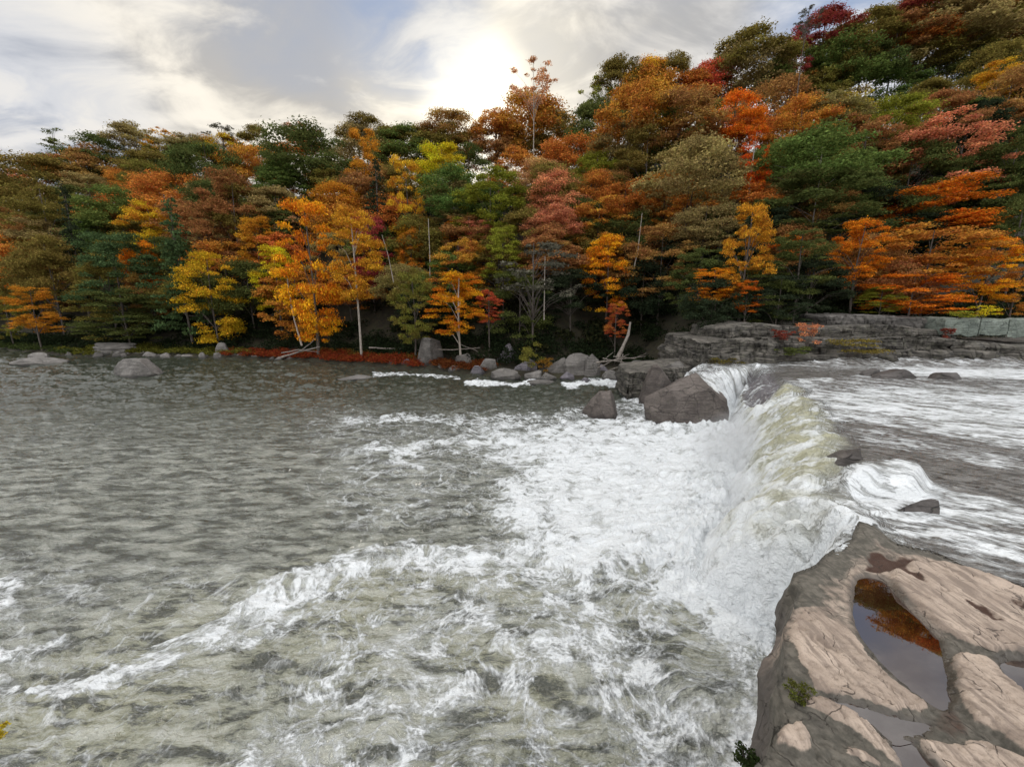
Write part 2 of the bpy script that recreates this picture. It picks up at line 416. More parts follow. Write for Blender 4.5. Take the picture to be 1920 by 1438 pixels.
def water_mat():
    t = NT('river_water')
    fo = t.attr('foam'); tu = t.attr('turb'); sk = t.attr('strk'); gr = t.attr('green'); sl = t.attr('slab')
    fl = t.attr('flow', 'Vector')
    geo = t.n('ShaderNodeNewGeometry'); pos = geo.outputs['Position']
    wrp = t.n('ShaderNodeTexNoise', {'Vector': pos, 'Scale': .30, 'Detail': 1}).outputs['Color']
    pw = t.n('ShaderNodeVectorMath', {0: t.n('ShaderNodeVectorMath', {0: wrp, 1: (.5, .5, .5)}, operation='SUBTRACT').outputs[0], 1: (2.6, 2.6, 0)}, operation='MULTIPLY').outputs[0]
    pw = t.n('ShaderNodeVectorMath', {0: pos, 1: pw}, operation='ADD').outputs[0]
    pw = t.scale(pw, (1, 1, .3))
    fs = t.scale(fl, (1.5, .45, .4))
    def dual(sc, det, rough, dist):
        a = t.noise(pw, sc, det, rough, dist); b = t.noise(fs, sc * 1.1, det, rough, dist * .5)
        return t.n('ShaderNodeMix', {0: sk, 2: a, 3: b}).outputs[0]
    n1 = dual(.7, 6, .6, .15)
    n2 = dual(2.6, 6, .62, .2)
    n3 = dual(8.0, 4, .65, .2)
    def vein(n, k): return t.M('SUBTRACT', 1.0, t.M('MULTIPLY', t.M('ABSOLUTE', t.M('SUBTRACT', n, .5)), k), clamp=True)
    def vein2(n, c, k): return t.M('SUBTRACT', 1.0, t.M('MULTIPLY', t.M('ABSOLUTE', t.M('SUBTRACT', n, c)), k), clamp=True)
    nA = dual(.30, 5, .6, .1)
    def cells(src, sc, amp, wsc, off):
        wv_ = t.n('ShaderNodeTexNoise', {'Vector': src, 'Scale': wsc, 'Detail': 3, 'Roughness': .5}).outputs['Color']
        q_ = t.n('ShaderNodeVectorMath', {0: src, 1: t.scale(wv_, (amp, amp, 0))}, operation='ADD').outputs[0]
        q_ = t.n('ShaderNodeMapping', {'Vector': q_, 'Location': (off, off * .7, 0)}).outputs[0]
        return t.n('ShaderNodeTexVoronoi', {'Vector': q_, 'Scale': sc}, feature='DISTANCE_TO_EDGE').outputs[0]
    an = t.n('ShaderNodeMapping', {'Vector': pw, 'Rotation': (0, 0, R(-25)), 'Scale': (.75, 1.25, .3)}).outputs[0]
    srcm = t.n('ShaderNodeMix', {0: sk, 4: an, 5: fs}, data_type='VECTOR').outputs[1]
    e1 = cells(srcm, .50, 2.2, .6, 0.0); e2 = cells(srcm, 1.3, .85, 1.5, 5.0); e3 = cells(srcm, 3.6, .30, 4.0, 11.0)
    thin = t.ramp(fo, .1, .95, .10, .36, sm=False)
    def line(e, k): return t.M('SUBTRACT', 1.0, t.M('DIVIDE', e, t.M('MULTIPLY', thin, k), clamp=True))
    gate = t.ramp(n1, .38, .60, .15, 1.0); gate2 = t.ramp(nA, .36, .60, .25, 1.0)
    l1 = t.M('MULTIPLY', line(e1, 1.0), gate); l2 = t.M('MULTIPLY', line(e2, .95), gate2); l3 = t.M('MULTIPLY', line(e3, .8), gate)
    web = t.M('ADD', t.M('ADD', t.M('MULTIPLY', l1, .62), t.M('MULTIPLY', l2, .60)), t.M('MULTIPLY', l3, .42))
    spk = t.ramp(n3, .34, .62, .6, 1.2)
    web = t.M('MULTIPLY', web, spk)
    f = t.M('ADD', t.M('MULTIPLY', web, t.M('ADD', .25, t.M('MULTIPLY', fo, 1.25))), t.M('MULTIPLY', t.M('SUBTRACT', n2, .5), t.M('MULTIPLY', fo, 1.6)))
    f = t.M('MULTIPLY', t.ramp(f, .04, .68), t.ramp(fo, .03, .30))
    solid = t.ramp(t.M('ADD', fo, t.M('MULTIPLY', t.M('SUBTRACT', n1, .5), 1.5)), .56, .98, 0, .96)
    f = t.M('MAXIMUM', f, t.M('MULTIPLY', solid, t.ramp(t.M('ADD', n2, t.M('MULTIPLY', t.M('SUBTRACT', n3, .5), .4)), .34, .56, t.ramp(fo, .78, 1.0, .32, .76), 1)))
    # body colour: dark green-brown deep, olive where aerated, ripple light painted over it
    body = t.mix(tu, (.048, .056, .042), (.305, .322, .285))
    n0 = t.noise(pw, .16, 4, .62)
    body = t.mix(t.M('MULTIPLY', t.ramp(n0, .4, .62, 0, .5), tu), body, (.150, .160, .118))
    olive = t.M('MULTIPLY', t.ramp(tu, .6, .95), t.ramp(n0, .36, .6, .2, 1))
    body = t.mix(olive, body, (.300, .305, .215))
    chop_light = t.noise(t.n('ShaderNodeMapping', {'Vector': pos, 'Rotation': (0, 0, R(-38)), 'Scale': (.36, 1.35, 1)}).outputs[0], 1.15, 9, .70, .3)
    body = t.mix(t.ramp(chop_light, .42, .51, .95, 0), body, (.052, .058, .045))  # dark ripple shading painted into the body colour
    body = t.mix(t.M('MULTIPLY', t.ramp(chop_light, .50, .60, 0, .75), tu), body, (.52, .53, .47))  # bright ripple highlights painted into the body colour
    body = t.mix(t.M('MULTIPLY', gr, t.ramp(n2, .3, .7, .5, 1)), body, (.33, .325, .165))
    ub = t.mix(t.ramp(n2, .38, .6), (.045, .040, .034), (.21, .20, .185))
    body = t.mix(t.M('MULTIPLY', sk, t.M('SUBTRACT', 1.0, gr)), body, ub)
    body = t.mix(sl, body, (.14, .13, .14))
    aer = t.ramp(fo, .2, .9, 0, .85)
    body = t.mix(t.M('MULTIPLY', aer, t.ramp(n1, .38, .6, .35, 1)), body, (.52, .55, .52))
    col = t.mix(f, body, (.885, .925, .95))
    tint = t.M('MULTIPLY', gr, t.ramp(n1, .40, .60, .95, .10))
    col = t.mix(tint, col, (.50, .49, .33))
    # small ripples
    rp = t.n('ShaderNodeMapping', {'Vector': pos, 'Rotation': (0, 0, R(-38)), 'Scale': (.5, 1.25, 1)}).outputs[0]
    r1 = t.noise(rp, 1.6, 6, .62, .5)
    r2 = t.noise(rp, 6.5, 4, .6, .3)
    hgt = t.M('ADD', t.M('MULTIPLY', r1, .34), t.M('MULTIPLY', r2, .075))
    hgt = t.M('ADD', hgt, t.M('MULTIPLY', f, .06))
    hgt = t.M('ADD', hgt, t.M('MULTIPLY', n3, .045))
    nb = t.bump(hgt, t.ramp(t.M('MAXIMUM', t.M('MAXIMUM', tu, sk), fo), 0, .45, .28, 1.0), 1.25)
    rough = t.ramp(f, 0, .6, .07, .75)
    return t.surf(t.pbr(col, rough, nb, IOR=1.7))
M_WATER = water_mat()
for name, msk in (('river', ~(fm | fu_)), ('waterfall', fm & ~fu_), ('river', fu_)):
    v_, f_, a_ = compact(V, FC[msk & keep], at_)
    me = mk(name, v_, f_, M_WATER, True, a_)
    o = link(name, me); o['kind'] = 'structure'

# ------------------------------------------------------------------ land: one sheet to the horizon
RIDGE = [(-90, .28), (-58, .30), (-53, .30), (-40, .34), (-20, .40), (0, .42), (12, .50), (25, .55), (35, .60), (40, .66), (45, .80), (53, .92), (70, .95), (90, .9)]
def land_z(x, y):
    """bank, steep wooded slope, then a level ridge top"""
    x = np.asarray(x, float); y = np.asarray(y, float)
    dd = -sd(x, y, LAND)
    base = .4 + 4.6 * ss(22, 40, x) * ss(-1, 2, dd) + 5.5 * ss(24, 40, x) * ss(-2, 6, dd)
    az = np.degrees(np.arctan2(x, np.maximum(y, 1)))
    tanr = np.interp(az, [a for a, b in RIDGE], [b for a, b in RIDGE])
    slope = 1.3
    hs = np.maximum(dd - 8, 0) * slope
    # the ridge: the slope levels off once it stands high enough above the eye
    ysh = np.maximum(y - dd * .9, 20)
    cap = 6 + tanr * ysh * 1.35
    hs = np.where(hs > 0, cap * (1 - np.exp(-(hs / cap) ** 1.6)) , 0)
    return np.where(dd > 0, base + .07 * np.minimum(dd, 7) + hs + fb2(x * .12, y * .12, 3, 201) * np.clip(dd, 0, 2.5) * .5, np.maximum(-3.0, .4 + dd * .9))
g_r = 4 * (2500 / 4) ** np.linspace(0, 1, 260); g_a = np.radians(np.linspace(-180, 180, 481))
GR, GA = np.meshgrid(g_r, g_a, indexing='ij')
gx = (GR * np.sin(GA)).ravel(); gy = (GR * np.cos(GA)).ravel()
gz = land_z(gx, gy)
gz = np.where(gy < -8, np.minimum(-3 + (-8 - gy) * .3, 6), gz)
tg = NT('forest_floor'); og = tg.n('ShaderNodeNewGeometry').outputs['Position']
nn = tg.noise(og, .6, 6, .65); n2_ = tg.noise(og, 4, 5, .7)
cg = tg.mix(tg.ramp(nn, .35, .65), (.018, .016, .010), (.035, .034, .016))
cg = tg.mix(tg.ramp(n2_, .5, .7, 0, .6), cg, (.07, .038, .018))
M_GROUND = tg.surf(tg.pbr(cg, .95, tg.bump(n2_, .8, .15)))
o = link('ground', mk('ground', np.stack([gx, gy, gz], -1), gridfaces(260, 481), M_GROUND)); o['kind'] = 'structure'
# ================================================================== TREES
def leaves(C, N, size, aspect=.62):
    """little folded leaf-clump faces at C with normal N"""
    n = len(C)
    N = N / (np.linalg.norm(N, axis=1)[:, None] + 1e-9)
    r = rng.normal(size=(n, 3)); A = np.cross(N, r); A /= np.linalg.norm(A, axis=1)[:, None] + 1e-9
    B = np.cross(N, A)
    s = size * rng.uniform(.6, 1.35, n)[:, None]
    V = np.empty((n, 4, 3))
    V[:, 0] = C - A * s; V[:, 1] = C - B * s * aspect + N * s * .18; V[:, 2] = C + A * s; V[:, 3] = C + B * s * aspect + N * s * .18
    V = V.reshape(-1, 3)
    Fc = np.arange(4 * n).reshape(n, 4)
    return V, Fc
def lobes_to_leaves(lobes, n, size, shell=.45, up=.35, rand=.75):
    """lobes: (cx,cy,cz,rx,ry,rz)"""
    L = np.array(lobes); w = (L[:, 3] * L[:, 4] * L[:, 5]) ** .67; w /= w.sum()
    k = rng.choice(len(L), n, p=w)
    dirs = rng.normal(size=(n, 3)); dirs /= np.linalg.norm(dirs, axis=1)[:, None]
    dirs[:, 2] = np.where(dirs[:, 2] < -.25, -dirs[:, 2] * .8, dirs[:, 2])
    r = (1 - shell * rng.random(n) ** 1.2) * (1 + .20 * rng.normal(size=n))
    r *= 1 + .16 * pn3(dirs[:, 0] * 2.6 + k * 3.1, dirs[:, 1] * 2.6, dirs[:, 2] * 2.6, 5)
    C = L[k, :3] + dirs * L[k, 3:] * r[:, None]
    N = dirs / L[k, 3:]; N /= np.linalg.norm(N, axis=1)[:, None]
    N = N + np.array([0, 0, up]) + rng.normal(size=(n, 3)) * rand
    return leaves(C, N, size)
def proto(kind, seed):
    """crown in a unit box: x,y,z in -.5...5"""
    g = np.random.default_rng(seed); lobes = []; limbs = []
    if kind == 'round':
        for i in range(44):
            a = g.uniform(0, 2 * math.pi); h = g.uniform(-.75, 1)
            q = math.sqrt(max(0, 1 - h * h)) * g.uniform(.8, 1.05)
            r = g.uniform(.06, .16)
            lobes.append((q * math.cos(a) * .39, q * math.sin(a) * .39, h * .36, r, r, r * g.uniform(.6, .85)))
        for i in range(8):
            r = g.uniform(.10, .16); lobes.append((g.uniform(-.2, .2), g.uniform(-.2, .2), g.uniform(-.2, .25), r, r, r * .8))
        n, sz = 18000, .0080
    elif kind == 'spread':       # open domed oak
        for i in range(44):
            a = g.uniform(0, 2 * math.pi); q = math.sqrt(g.uniform(0, 1)); h = .42 * (1 - q * q) - .12 * g.random() - .1 * q
            r = g.uniform(.07, .14)
            lobes.append((q * math.cos(a) * .42, q * math.sin(a) * .42, h, r, r, r * .55))
        for i in range(10):
            a = g.uniform(0, 2 * math.pi); q = g.uniform(.1, .38)
            lobes.append((q * math.cos(a), q * math.sin(a), g.uniform(-.4, -.05), .08, .08, .05))
        n, sz = 15000, .0082
    elif kind == 'layer':        # maple with level sprays
        for i in range(70):
            h = g.uniform(-.5, .46); wd = .44 * math.sqrt(max(.06, 1 - ((h + .08) / .60) ** 2))
            a = g.uniform(0, 2 * math.pi); q = wd * math.sqrt(g.uniform(.12, 1))
            r = g.uniform(.05, .13)
            lobes.append((q * math.cos(a), q * math.sin(a), h - q * .10 + g.normal() * .02, r, r, r * g.uniform(.4, .8)))
        n, sz = 19000, .0078
    elif kind == 'column':
        for i in range(64):
            h = g.uniform(-.52, .46); wd = .30 * (1 - abs(h) ** 1.8 * 2.2) * g.uniform(.6, 1.2) + .05
            a = g.uniform(0, 2 * math.pi)
            r = g.uniform(.06, .15)
            lobes.append((wd * math.cos(a), wd * math.sin(a), h, r, r, r * g.uniform(.35, .6)))
        n, sz = 16000, .0082
    elif kind == 'conifer':
        for i in range(120):
            h = g.uniform(-.5, .47); wd = .47 * (.5 - h) ** .8 * g.uniform(.45, 1.1) + .015
            a = g.uniform(0, 2 * math.pi)
            for q in (.45, .9):
                r = .03 + .07 * (.5 - h)
                lobes.append((wd * q * math.cos(a), wd * q * math.sin(a), h - wd * q * .22, r, r, r * .2))
        n, sz = 8000, .010
    elif kind == 'sparse':
        for i in range(34):
            a = g.uniform(0, 2 * math.pi); h = g.uniform(-.6, 1); q = math.sqrt(max(0, 1 - h * h)) * g.uniform(.5, 1.1)
            r = g.uniform(.05, .10)
            lobes.append((q * math.cos(a) * .4, q * math.sin(a) * .4, h * .42, r, r, r * .6))
        n, sz = 2600, .012
    elif kind == 'pine':
        for i in range(26):
            h = g.uniform(-.5, .48); wd = g.uniform(.1, .48) * (1 - .5 * (h + .5)); a = g.uniform(0, 2 * math.pi)
            lobes.append((wd * math.cos(a), wd * math.sin(a), h, .11, .11, .022)); lobes.append((wd * .5 * math.cos(a), wd * .5 * math.sin(a), h - .01, .08, .08, .018))
        n, sz = 2600, .011
    V, Fc = lobes_to_leaves(lobes, n, sz * (1.35 if kind != 'sparse' else 1.2), rand=.8, up=.3 if kind != 'layer' else .6)
    me = mk('crown_' + kind, V, Fc, M_LEAF, False, None, {'rnd': rng.random(len(Fc))})
    return me, np.array(lobes)
PROT = {k: [proto(k, 10 * i + j) for j in range(n)] for i, (k, n) in enumerate((('round', 4), ('spread', 3), ('layer', 4), ('column', 3), ('conifer', 2), ('sparse', 3), ('pine', 2)))}
PAL = {'olive': (.235, .185, .048), 'dgreen': (.120, .140, .042), 'green': (.150, .205, .052), 'ygreen': (.29, .30, .04), 'gold': (.64, .285, .035),
       'orange': (.76, .23, .024), 'rust': (.60, .225, .052), 'brown': (.42, .205, .075), 'coral': (.68, .26, .14), 'red': (.62, .11, .06), 'crimson': (.35, .060, .055),
       'khaki': (.36, .275, .11), 'teal': (.095, .150, .060), 'dark': (.045, .060, .032), 'peach': (.68, .36, .18), 'grey': (.14, .135, .10), 'yellow': (.66, .45, .030)}
_YY = np.arange(45, 330, 1.5)
def find_depth(px, py, hpx, wpx, trunk):
    """first spot along the line of sight where a crown of this size stands on its trunk"""
    v = py - 719.0; tt = _YY / (F * CT - v * ST)
    x = (px - 960.0) * tt; z = H - (F * ST + v * CT) * tt
    g = land_z(x, _YY)
    hh = hpx * .5 * _YY / F + trunk
    ok = np.where((g > .85) & (z - g <= hh))[0]
    i = ok[0] if len(ok) else len(_YY) - 60
    return float(x[i]), float(_YY[i]), float(z[i]), float(g[i])
tree_log = []
def tree(px, py, w, h, kind, col, al, label, group='autumn trees on the far slope', trunk=7.0, bark=None, cat='tree', Y=None, name=None, lean=0.0, tw=1.0):
    wpx, hpx = w * 1.22, h * 1.2
    if Y is None: x, y, z, g = find_depth(px, py, hpx, wpx, trunk)
    else:
        x, y, z = atY(px, py, Y); g = float(land_z(np.array([x]), np.array([y]))[0])
    dep = y * CT + (H - z) * ST
    wm, hm = wpx * dep / F, hpx * dep / F
    i = len(tree_log)
    me, lobes = PROT[kind][(i * 7 + int(px)) % len(PROT[kind])]
    nm = name or {'round': 'broadleaf_tree', 'spread': 'oak_tree', 'layer': 'maple_tree', 'column': 'birch_tree', 'conifer': 'hemlock_tree', 'sparse': 'thin_tree', 'pine': 'pine_tree'}[kind]
    rt = empty(nm, (x, y, g - .3)); rt.rotation_euler = (0, 0, 0)
    tag(rt, label, cat, group)
    c = link('crown', me, rt)
    c.location = (0, 0, z - g + .3); c.rotation_euler = (0, 0, (i * 2.4) % 6.28)
    dpt = wm * .85 if kind != 'column' else wm
    c.scale = (wm, wm, hm)
    j = (i * 37 % 11) / 11 - .5
    cc = PAL[col]; k = 1 + .22 * j
    c.color = (cc[0] * k, cc[1] * k, cc[2] * k, al)
    # trunk and limbs
    rz = c.rotation_euler.z; cr, sr = math.cos(rz), math.sin(rz)
    top = z - g + .3 + hm * .42
    tr = max(.09, .008 * top + .06) * tw
    q = np.linspace(0, 1, 7); bend = (.3 + .02 * top) * j
    pts = np.stack([lean * (1 - q) ** 1.0 * -1 + bend * np.sin(q * 3.1), .2 * np.sin(q * 4 + i), top * q], -1)
    pts[:, 0] += 0
    parts = [tube(pts, tr * (1 - .82 * q) + .02, 7, i)]
    sel = lobes[np.random.default_rng(i).choice(len(lobes), min(34 if kind == 'sparse' else 14 if kind == 'spread' else 8, len(lobes)), replace=False)]
    for L in sel:
        e = np.array([(L[0] * cr - L[1] * sr) * wm, (L[0] * sr + L[1] * cr) * wm, z - g + .3 + L[2] * hm])
        s0 = np.clip((e[2] - .55 * abs(L[0]) * hm - .25 * hm) / top, .25, .9)
        st = np.array([np.interp(s0, q, pts[:, 0]), np.interp(s0, q, pts[:, 1]), top * s0])
        m_ = (st + e) / 2 + np.array([0, 0, .08 * hm])
        r0 = tr * (1 - .8 * s0) * .55
        parts.append(tube([st, m_, e], [r0, r0 * .6, .02], 5, i))
    tv, tf = merge(parts)
    link('trunk', mk('trunk', tv, tf, bark or M_BARK), rt)
    tree_log.append((px, py, w, h, rt.location.copy(), label))
    return rt
TREES = [
# px, py, w, h, kind, colour, alpha, label
(2, 318, 40, 62, 'conifer', 'dgreen', .5, 'dark pine cut off by the left edge, standing on the skyline'),
(28, 349, 70, 56, 'round', 'coral', .6, 'coral orange crown by the left edge below the skyline pine'),
(105, 287, 56, 66, 'pine', 'dgreen', .5, 'tall ragged dark pine poking above the left skyline'),
(62, 330, 60, 50, 'sparse', 'rust', .55, 'thin rusty tree left of the ragged skyline pine'),
(113, 318, 74, 46, 'round', 'rust', .7, 'orange brown crown directly under the ragged skyline pine'),
(120, 345, 118, 66, 'round', 'dgreen', .75, 'dark olive crown under the orange brown one at left'),
(199, 312, 112, 96, 'round', 'dgreen', .65, 'large dark green oak on the left skyline'),
(255, 268, 96, 64, 'spread', 'khaki', .65, 'airy yellow brown oak on the left skyline'),
(312, 278, 68, 66, 'sparse', 'gold', .8, 'thin orange and green tree beside the airy skyline oak'),
(315, 312, 70, 66, 'round', 'ygreen', .4, 'bright olive yellow crown below the airy skyline oak'),
(236, 352, 58, 62, 'round', 'rust', .65, 'rust orange crown tucked left of a yellow green one'),
(284, 346, 88, 74, 'round', 'olive', .85, 'yellow green crown above the round teal green tree'),
(360, 280, 86, 56, 'spread', 'khaki', .6, 'lacy tan skyline tree left of the golden brown crown'),
(390, 330, 116, 108, 'round', 'dgreen', .75, 'wide dark green oak under the lacy tan skyline tree'),
(424, 300, 80, 84, 'round', 'gold', .95, 'golden brown crown just under the left skyline'),
(417, 256, 56, 42, 'sparse', 'grey', .5, 'small dark tuft of a crown above the golden brown one'),
(484, 284, 80, 84, 'spread', 'olive', .5, 'grey olive oak on the skyline right of the golden brown crown'),
(563, 258, 70, 46, 'sparse', 'coral', .5, 'thin pinkish crown on the skyline'),
(586, 306, 156, 118, 'round', 'dgreen', .6, 'biggest dark green oak of the left half, under the pinkish crown'),
(520, 320, 70, 80, 'spread', 'dgreen', .6, 'dull green oak left of the biggest dark green one'),
(545, 350, 104, 78, 'layer', 'green', .6, 'flat topped mid green crown in the middle of the left slope'),
(520, 398, 106, 90, 'spread', 'khaki', .5, 'dull khaki crown above the two golden shore maples'),
(443, 410, 118, 128, 'layer', 'brown', .45, 'purplish brown tree left of the dull khaki crown'),
(398, 384, 86, 80, 'round', 'dgreen', .6, 'dark green crown above the tan leaning one'),
(169, 372, 108, 66, 'layer', 'khaki', .5, 'brownish gold flat crown over the black hemlock'),
(88, 418, 118, 118, 'layer', 'olive', .6, 'broad olive tree near the left edge'),
(40, 462, 74, 84, 'layer', 'brown', .6, 'pinkish brown tree below the coral crown at left'),
(94, 510, 100, 128, 'round', 'olive', .4, 'dull dark olive tree above the left water edge'),
(140, 455, 74, 170, 'conifer', 'dark', .5, 'almost black hemlock standing left of the teal green tree'),
(228, 412, 118, 112, 'round', 'green', .35, 'round teal green tree in the left of the wood'),
(284, 440, 90, 92, 'layer', 'gold', .95, 'olive and orange maple right of the round teal green tree'),
(220, 520, 128, 128, 'layer', 'teal', .5, 'deep teal green tree hanging over the left bank'),
(270, 508, 66, 86, 'layer', 'orange', .6, 'bright orange spray between two deep green trees'),
(338, 498, 106, 210, 'conifer', 'teal', .5, 'tall dark teal hemlock left of the yellow shore tree'),
(398, 560, 100, 138, 'column', 'yellow', .35, 'bright yellow shore tree, golden at its top'),
(388, 448, 70, 84, 'sparse', 'khaki', .5, 'tan half bare tree behind the yellow shore tree'),
(485, 468, 78, 92, 'layer', 'gold', .6, 'golden crown up and right of the yellow shore tree'),
(518, 524, 80, 96, 'layer', 'yellow', .8, 'yellow olive maple over the leaning pale stem'),
(582, 510, 108, 215, 'column', 'orange', .85, 'tall glowing orange tree reaching from shore to mid slope'),
(233, 590, 130, 74, 'layer', 'dgreen', .5, 'low dark green sprays above the rocks at left'),
(6, 530, 44, 66, 'layer', 'orange', .5, 'orange foliage cut by the left edge'),
(12, 590, 52, 70, 'layer', 'olive', .9, 'yellow olive bushy tree at the left edge by the water'),
(62, 578, 70, 70, 'layer', 'gold', .5, 'dull golden low tree above the left water edge'),
(560, 424, 76, 50, 'layer', 'peach', .6, 'small peach coloured crown over the tall orange tree'),
(631, 395, 86, 96, 'round', 'gold', .5, 'orange gold crown left of the tall pale trunk'),
(684, 316, 60, 112, 'column', 'gold', .55, 'slim golden spire high on the middle slope'),
(663, 478, 96, 130, 'column', 'gold', .7, 'golden tree with a tall bare pale trunk by the shore'),
(688, 246, 96, 56, 'spread', 'olive', .45, 'dark brown green crown on the skyline above the golden spire'),
(735, 284, 98, 92, 'spread', 'olive', .65, 'olive oak on the middle skyline'),
(763, 395, 62, 150, 'column', 'gold', .8, 'narrow yellow column of leaves in mid slope'),
(772, 480, 56, 80, 'layer', 'gold', .4, 'orange yellow tree at the foot of the narrow yellow column'),
(695, 474, 80, 114, 'layer', 'crimson', .5, 'dark red maple between two golden trees'),
(797, 282, 98, 88, 'spread', 'olive', .7, 'olive gold crown on the skyline right of the middle oak'),
(849, 254, 106, 68, 'round', 'brown', .75, 'tan crown on the skyline left of the bare tree'),
(930, 250, 100, 90, 'spread', 'rust', .7, 'warm brown crown left of the broad orange brown one'),
(1000, 250, 150, 126, 'round', 'rust', .75, 'broad orange brown crown on the skyline under the bare tree'),
(830, 326, 96, 100, 'round', 'yellow', .9, 'yellow topped crown under the tan skyline one'),
(853, 372, 116, 106, 'round', 'green', .75, 'mid green crown in the centre of the slope'),
(921, 385, 124, 110, 'layer', 'ygreen', .6, 'light yellow green tree right of the mid green crown'),
(844, 438, 32, 34, 'layer', 'orange', .6, 'tiny bright orange tuft in the centre of the slope'),
(894, 448, 70, 50, 'layer', 'coral', .4, 'small reddish brown crown under the light yellow green tree'),
(860, 502, 108, 92, 'layer', 'rust', .8, 'orange brown crown directly above the small orange shore tree'),
(943, 488, 76, 96, 'layer', 'ygreen', .55, 'small lime green tree above the square rock block'),
(774, 570, 80, 112, 'layer', 'olive', .95, 'yellow olive cone shaped tree on the shore'),
(710, 398, 80, 160, 'conifer', 'dark', .5, 'dark hemlock between the golden spire and the yellow column'),
(1045, 374, 106, 90, 'round', 'coral', .6, 'upper of two coral pink crowns in the centre'),
(1037, 428, 106, 80, 'round', 'coral', .55, 'lower of two coral pink crowns in the centre'),
(1007, 336, 96, 66, 'round', 'peach', .75, 'tan orange crown above the coral pink pair'),
(1093, 284, 80, 66, 'round', 'green', .3, 'grey green crown under the skyline near the broad brown one'),
(1120, 328, 80, 76, 'round', 'ygreen', .5, 'olive yellow crown right of the coral pink pair'),
(1000, 525, 170, 130, 'sparse', 'grey', .5, 'grey twiggy tree with many thin stems behind the boulders'),
(1030, 486, 100, 60, 'layer', 'brown', .7, 'drab brown crown under the coral pink pair'),
(1165, 158, 108, 86, 'spread', 'olive', .45, 'dark lacy oak where the skyline starts to climb'),
(1122, 186, 74, 66, 'sparse', 'ygreen', .5, 'half bare yellow green tree left of the dark lacy oak'),
(1214, 168, 96, 84, 'round', 'gold', .75, 'brownish gold dome right of the dark lacy oak'),
(1262, 140, 90, 60, 'spread', 'olive', .5, 'lacy olive crown on the skyline behind the gold dome'),
(1327, 168, 88, 84, 'round', 'red', .55, 'red crown on the skyline over the orange arch'),
(1185, 236, 150, 126, 'round', 'rust', .72, 'large orange brown dome right of the broad brown skyline crown'),
(1272, 246, 150, 116, 'round', 'brown', .7, 'large brown dome below the red skyline crown'),
(1376, 232, 90, 96, 'round', 'orange', .45, 'orange crown arching down to the right of the red one'),
(1413, 312, 52, 116, 'column', 'orange', .3, 'vivid red orange tree with a short pale stem on the upper slope'),
(1400, 124, 150, 106, 'spread', 'olive', .6, 'big airy olive oak whose trunks show against the sky'),
(1290, 350, 176, 146, 'round', 'khaki', .6, 'very large khaki and pink brown crown right of centre'),
(1108, 372, 110, 84, 'round', 'rust', .6, 'rust crown between the coral pair and the khaki giant'),
(1122, 436, 128, 98, 'layer', 'rust', .8, 'orange rust maple right of the coral pink pair'),
(1138, 514, 92, 108, 'layer', 'orange', .85, 'orange and yellow maple above the small red tuft'),
(1156, 600, 44, 54, 'layer', 'red', .85, 'small fiery red tuft low above the driftwood'),
(1240, 490, 128, 100, 'layer', 'brown', .7, 'drab brown maple under the khaki giant'),
(1322, 436, 124, 92, 'round', 'khaki', .5, 'tan olive crown above the low orange spray'),
(1402, 470, 84, 132, 'layer', 'gold', .6, 'brilliant golden tree above the far rock ledge'),
(1338, 532, 86, 48, 'layer', 'orange', .7, 'low orange spray left of the brilliant golden tree'),
(1402, 554, 48, 48, 'layer', 'orange', .4, 'red orange foot of leaves under the brilliant golden tree'),
(1463, 466, 66, 40, 'layer', 'orange', .5, 'small flat orange spray right of the brilliant golden tree'),
(1490, 118, 60, 110, 'spread', 'crimson', .5, 'crimson tree leaning on the big airy olive oak'),
(1545, 68, 120, 76, 'spread', 'crimson', .6, 'deep crimson crown on the climbing skyline'),
(1624, 68, 100, 90, 'spread', 'olive', .6, 'olive brown crown right of the deep crimson one'),
(1750, 82, 190, 118, 'spread', 'khaki', .55, 'huge brownish olive dome on the upper right skyline'),
(1736, 26, 140, 56, 'spread', 'crimson', .7, 'dark red crown at the top edge over the huge dome'),
(1870, 62, 140, 136, 'spread', 'olive', .6, 'tall olive tree in the top right corner'),
(1575, 140, 140, 112, 'round', 'green', .5, 'grey green crown under the deep crimson one'),
(1500, 180, 66, 80, 'sparse', 'rust', .5, 'thin rusty tree below the crimson leaning one'),
(1504, 218, 66, 60, 'layer', 'gold', .6, 'dull gold crown below the thin rusty tree'),
(1590, 220, 92, 60, 'layer', 'yellow', .75, 'yellow spray on top of the big green oak'),
(1673, 238, 118, 96, 'round', 'ygreen', .55, 'bright yellow green crown in the upper right'),
(1536, 318, 200, 130, 'round', 'green', .6, 'big rounded green oak right of the vivid red orange tree'),
(1530, 392, 220, 100, 'layer', 'dgreen', .6, 'dark green lower boughs spreading under the big green oak'),
(1794, 226, 100, 56, 'layer', 'green', .4, 'flat grey green crown above the layered coral maple'),
(1867, 164, 80, 70, 'layer', 'gold', .8, 'gold crown under the tall olive corner tree'),
(1890, 230, 90, 70, 'spread', 'brown', .6, 'brown crown near the right edge below the gold one'),
(1768, 300, 160, 130, 'layer', 'coral', .55, 'layered coral maple on the right, topmost of the orange trees'),
(1752, 400, 190, 90, 'layer', 'orange', .5, 'wide tiers of orange leaves under the layered coral maple'),
(1745, 480, 180, 90, 'layer', 'rust', .7, 'rusty orange middle tiers above the far green ledge blocks'),
(1712, 548, 150, 60, 'layer', 'orange', .5, 'lowest orange tier hanging over the far ledge'),
(1614, 472, 92, 90, 'layer', 'orange', .6, 'small orange maple left of the wide orange tiers'),
(1892, 336, 130, 130, 'layer', 'dgreen', .55, 'dark green tree at the right edge beside the coral maple'),
(1850, 500, 96, 92, 'layer', 'orange', .8, 'orange yellow maple low at the right'),
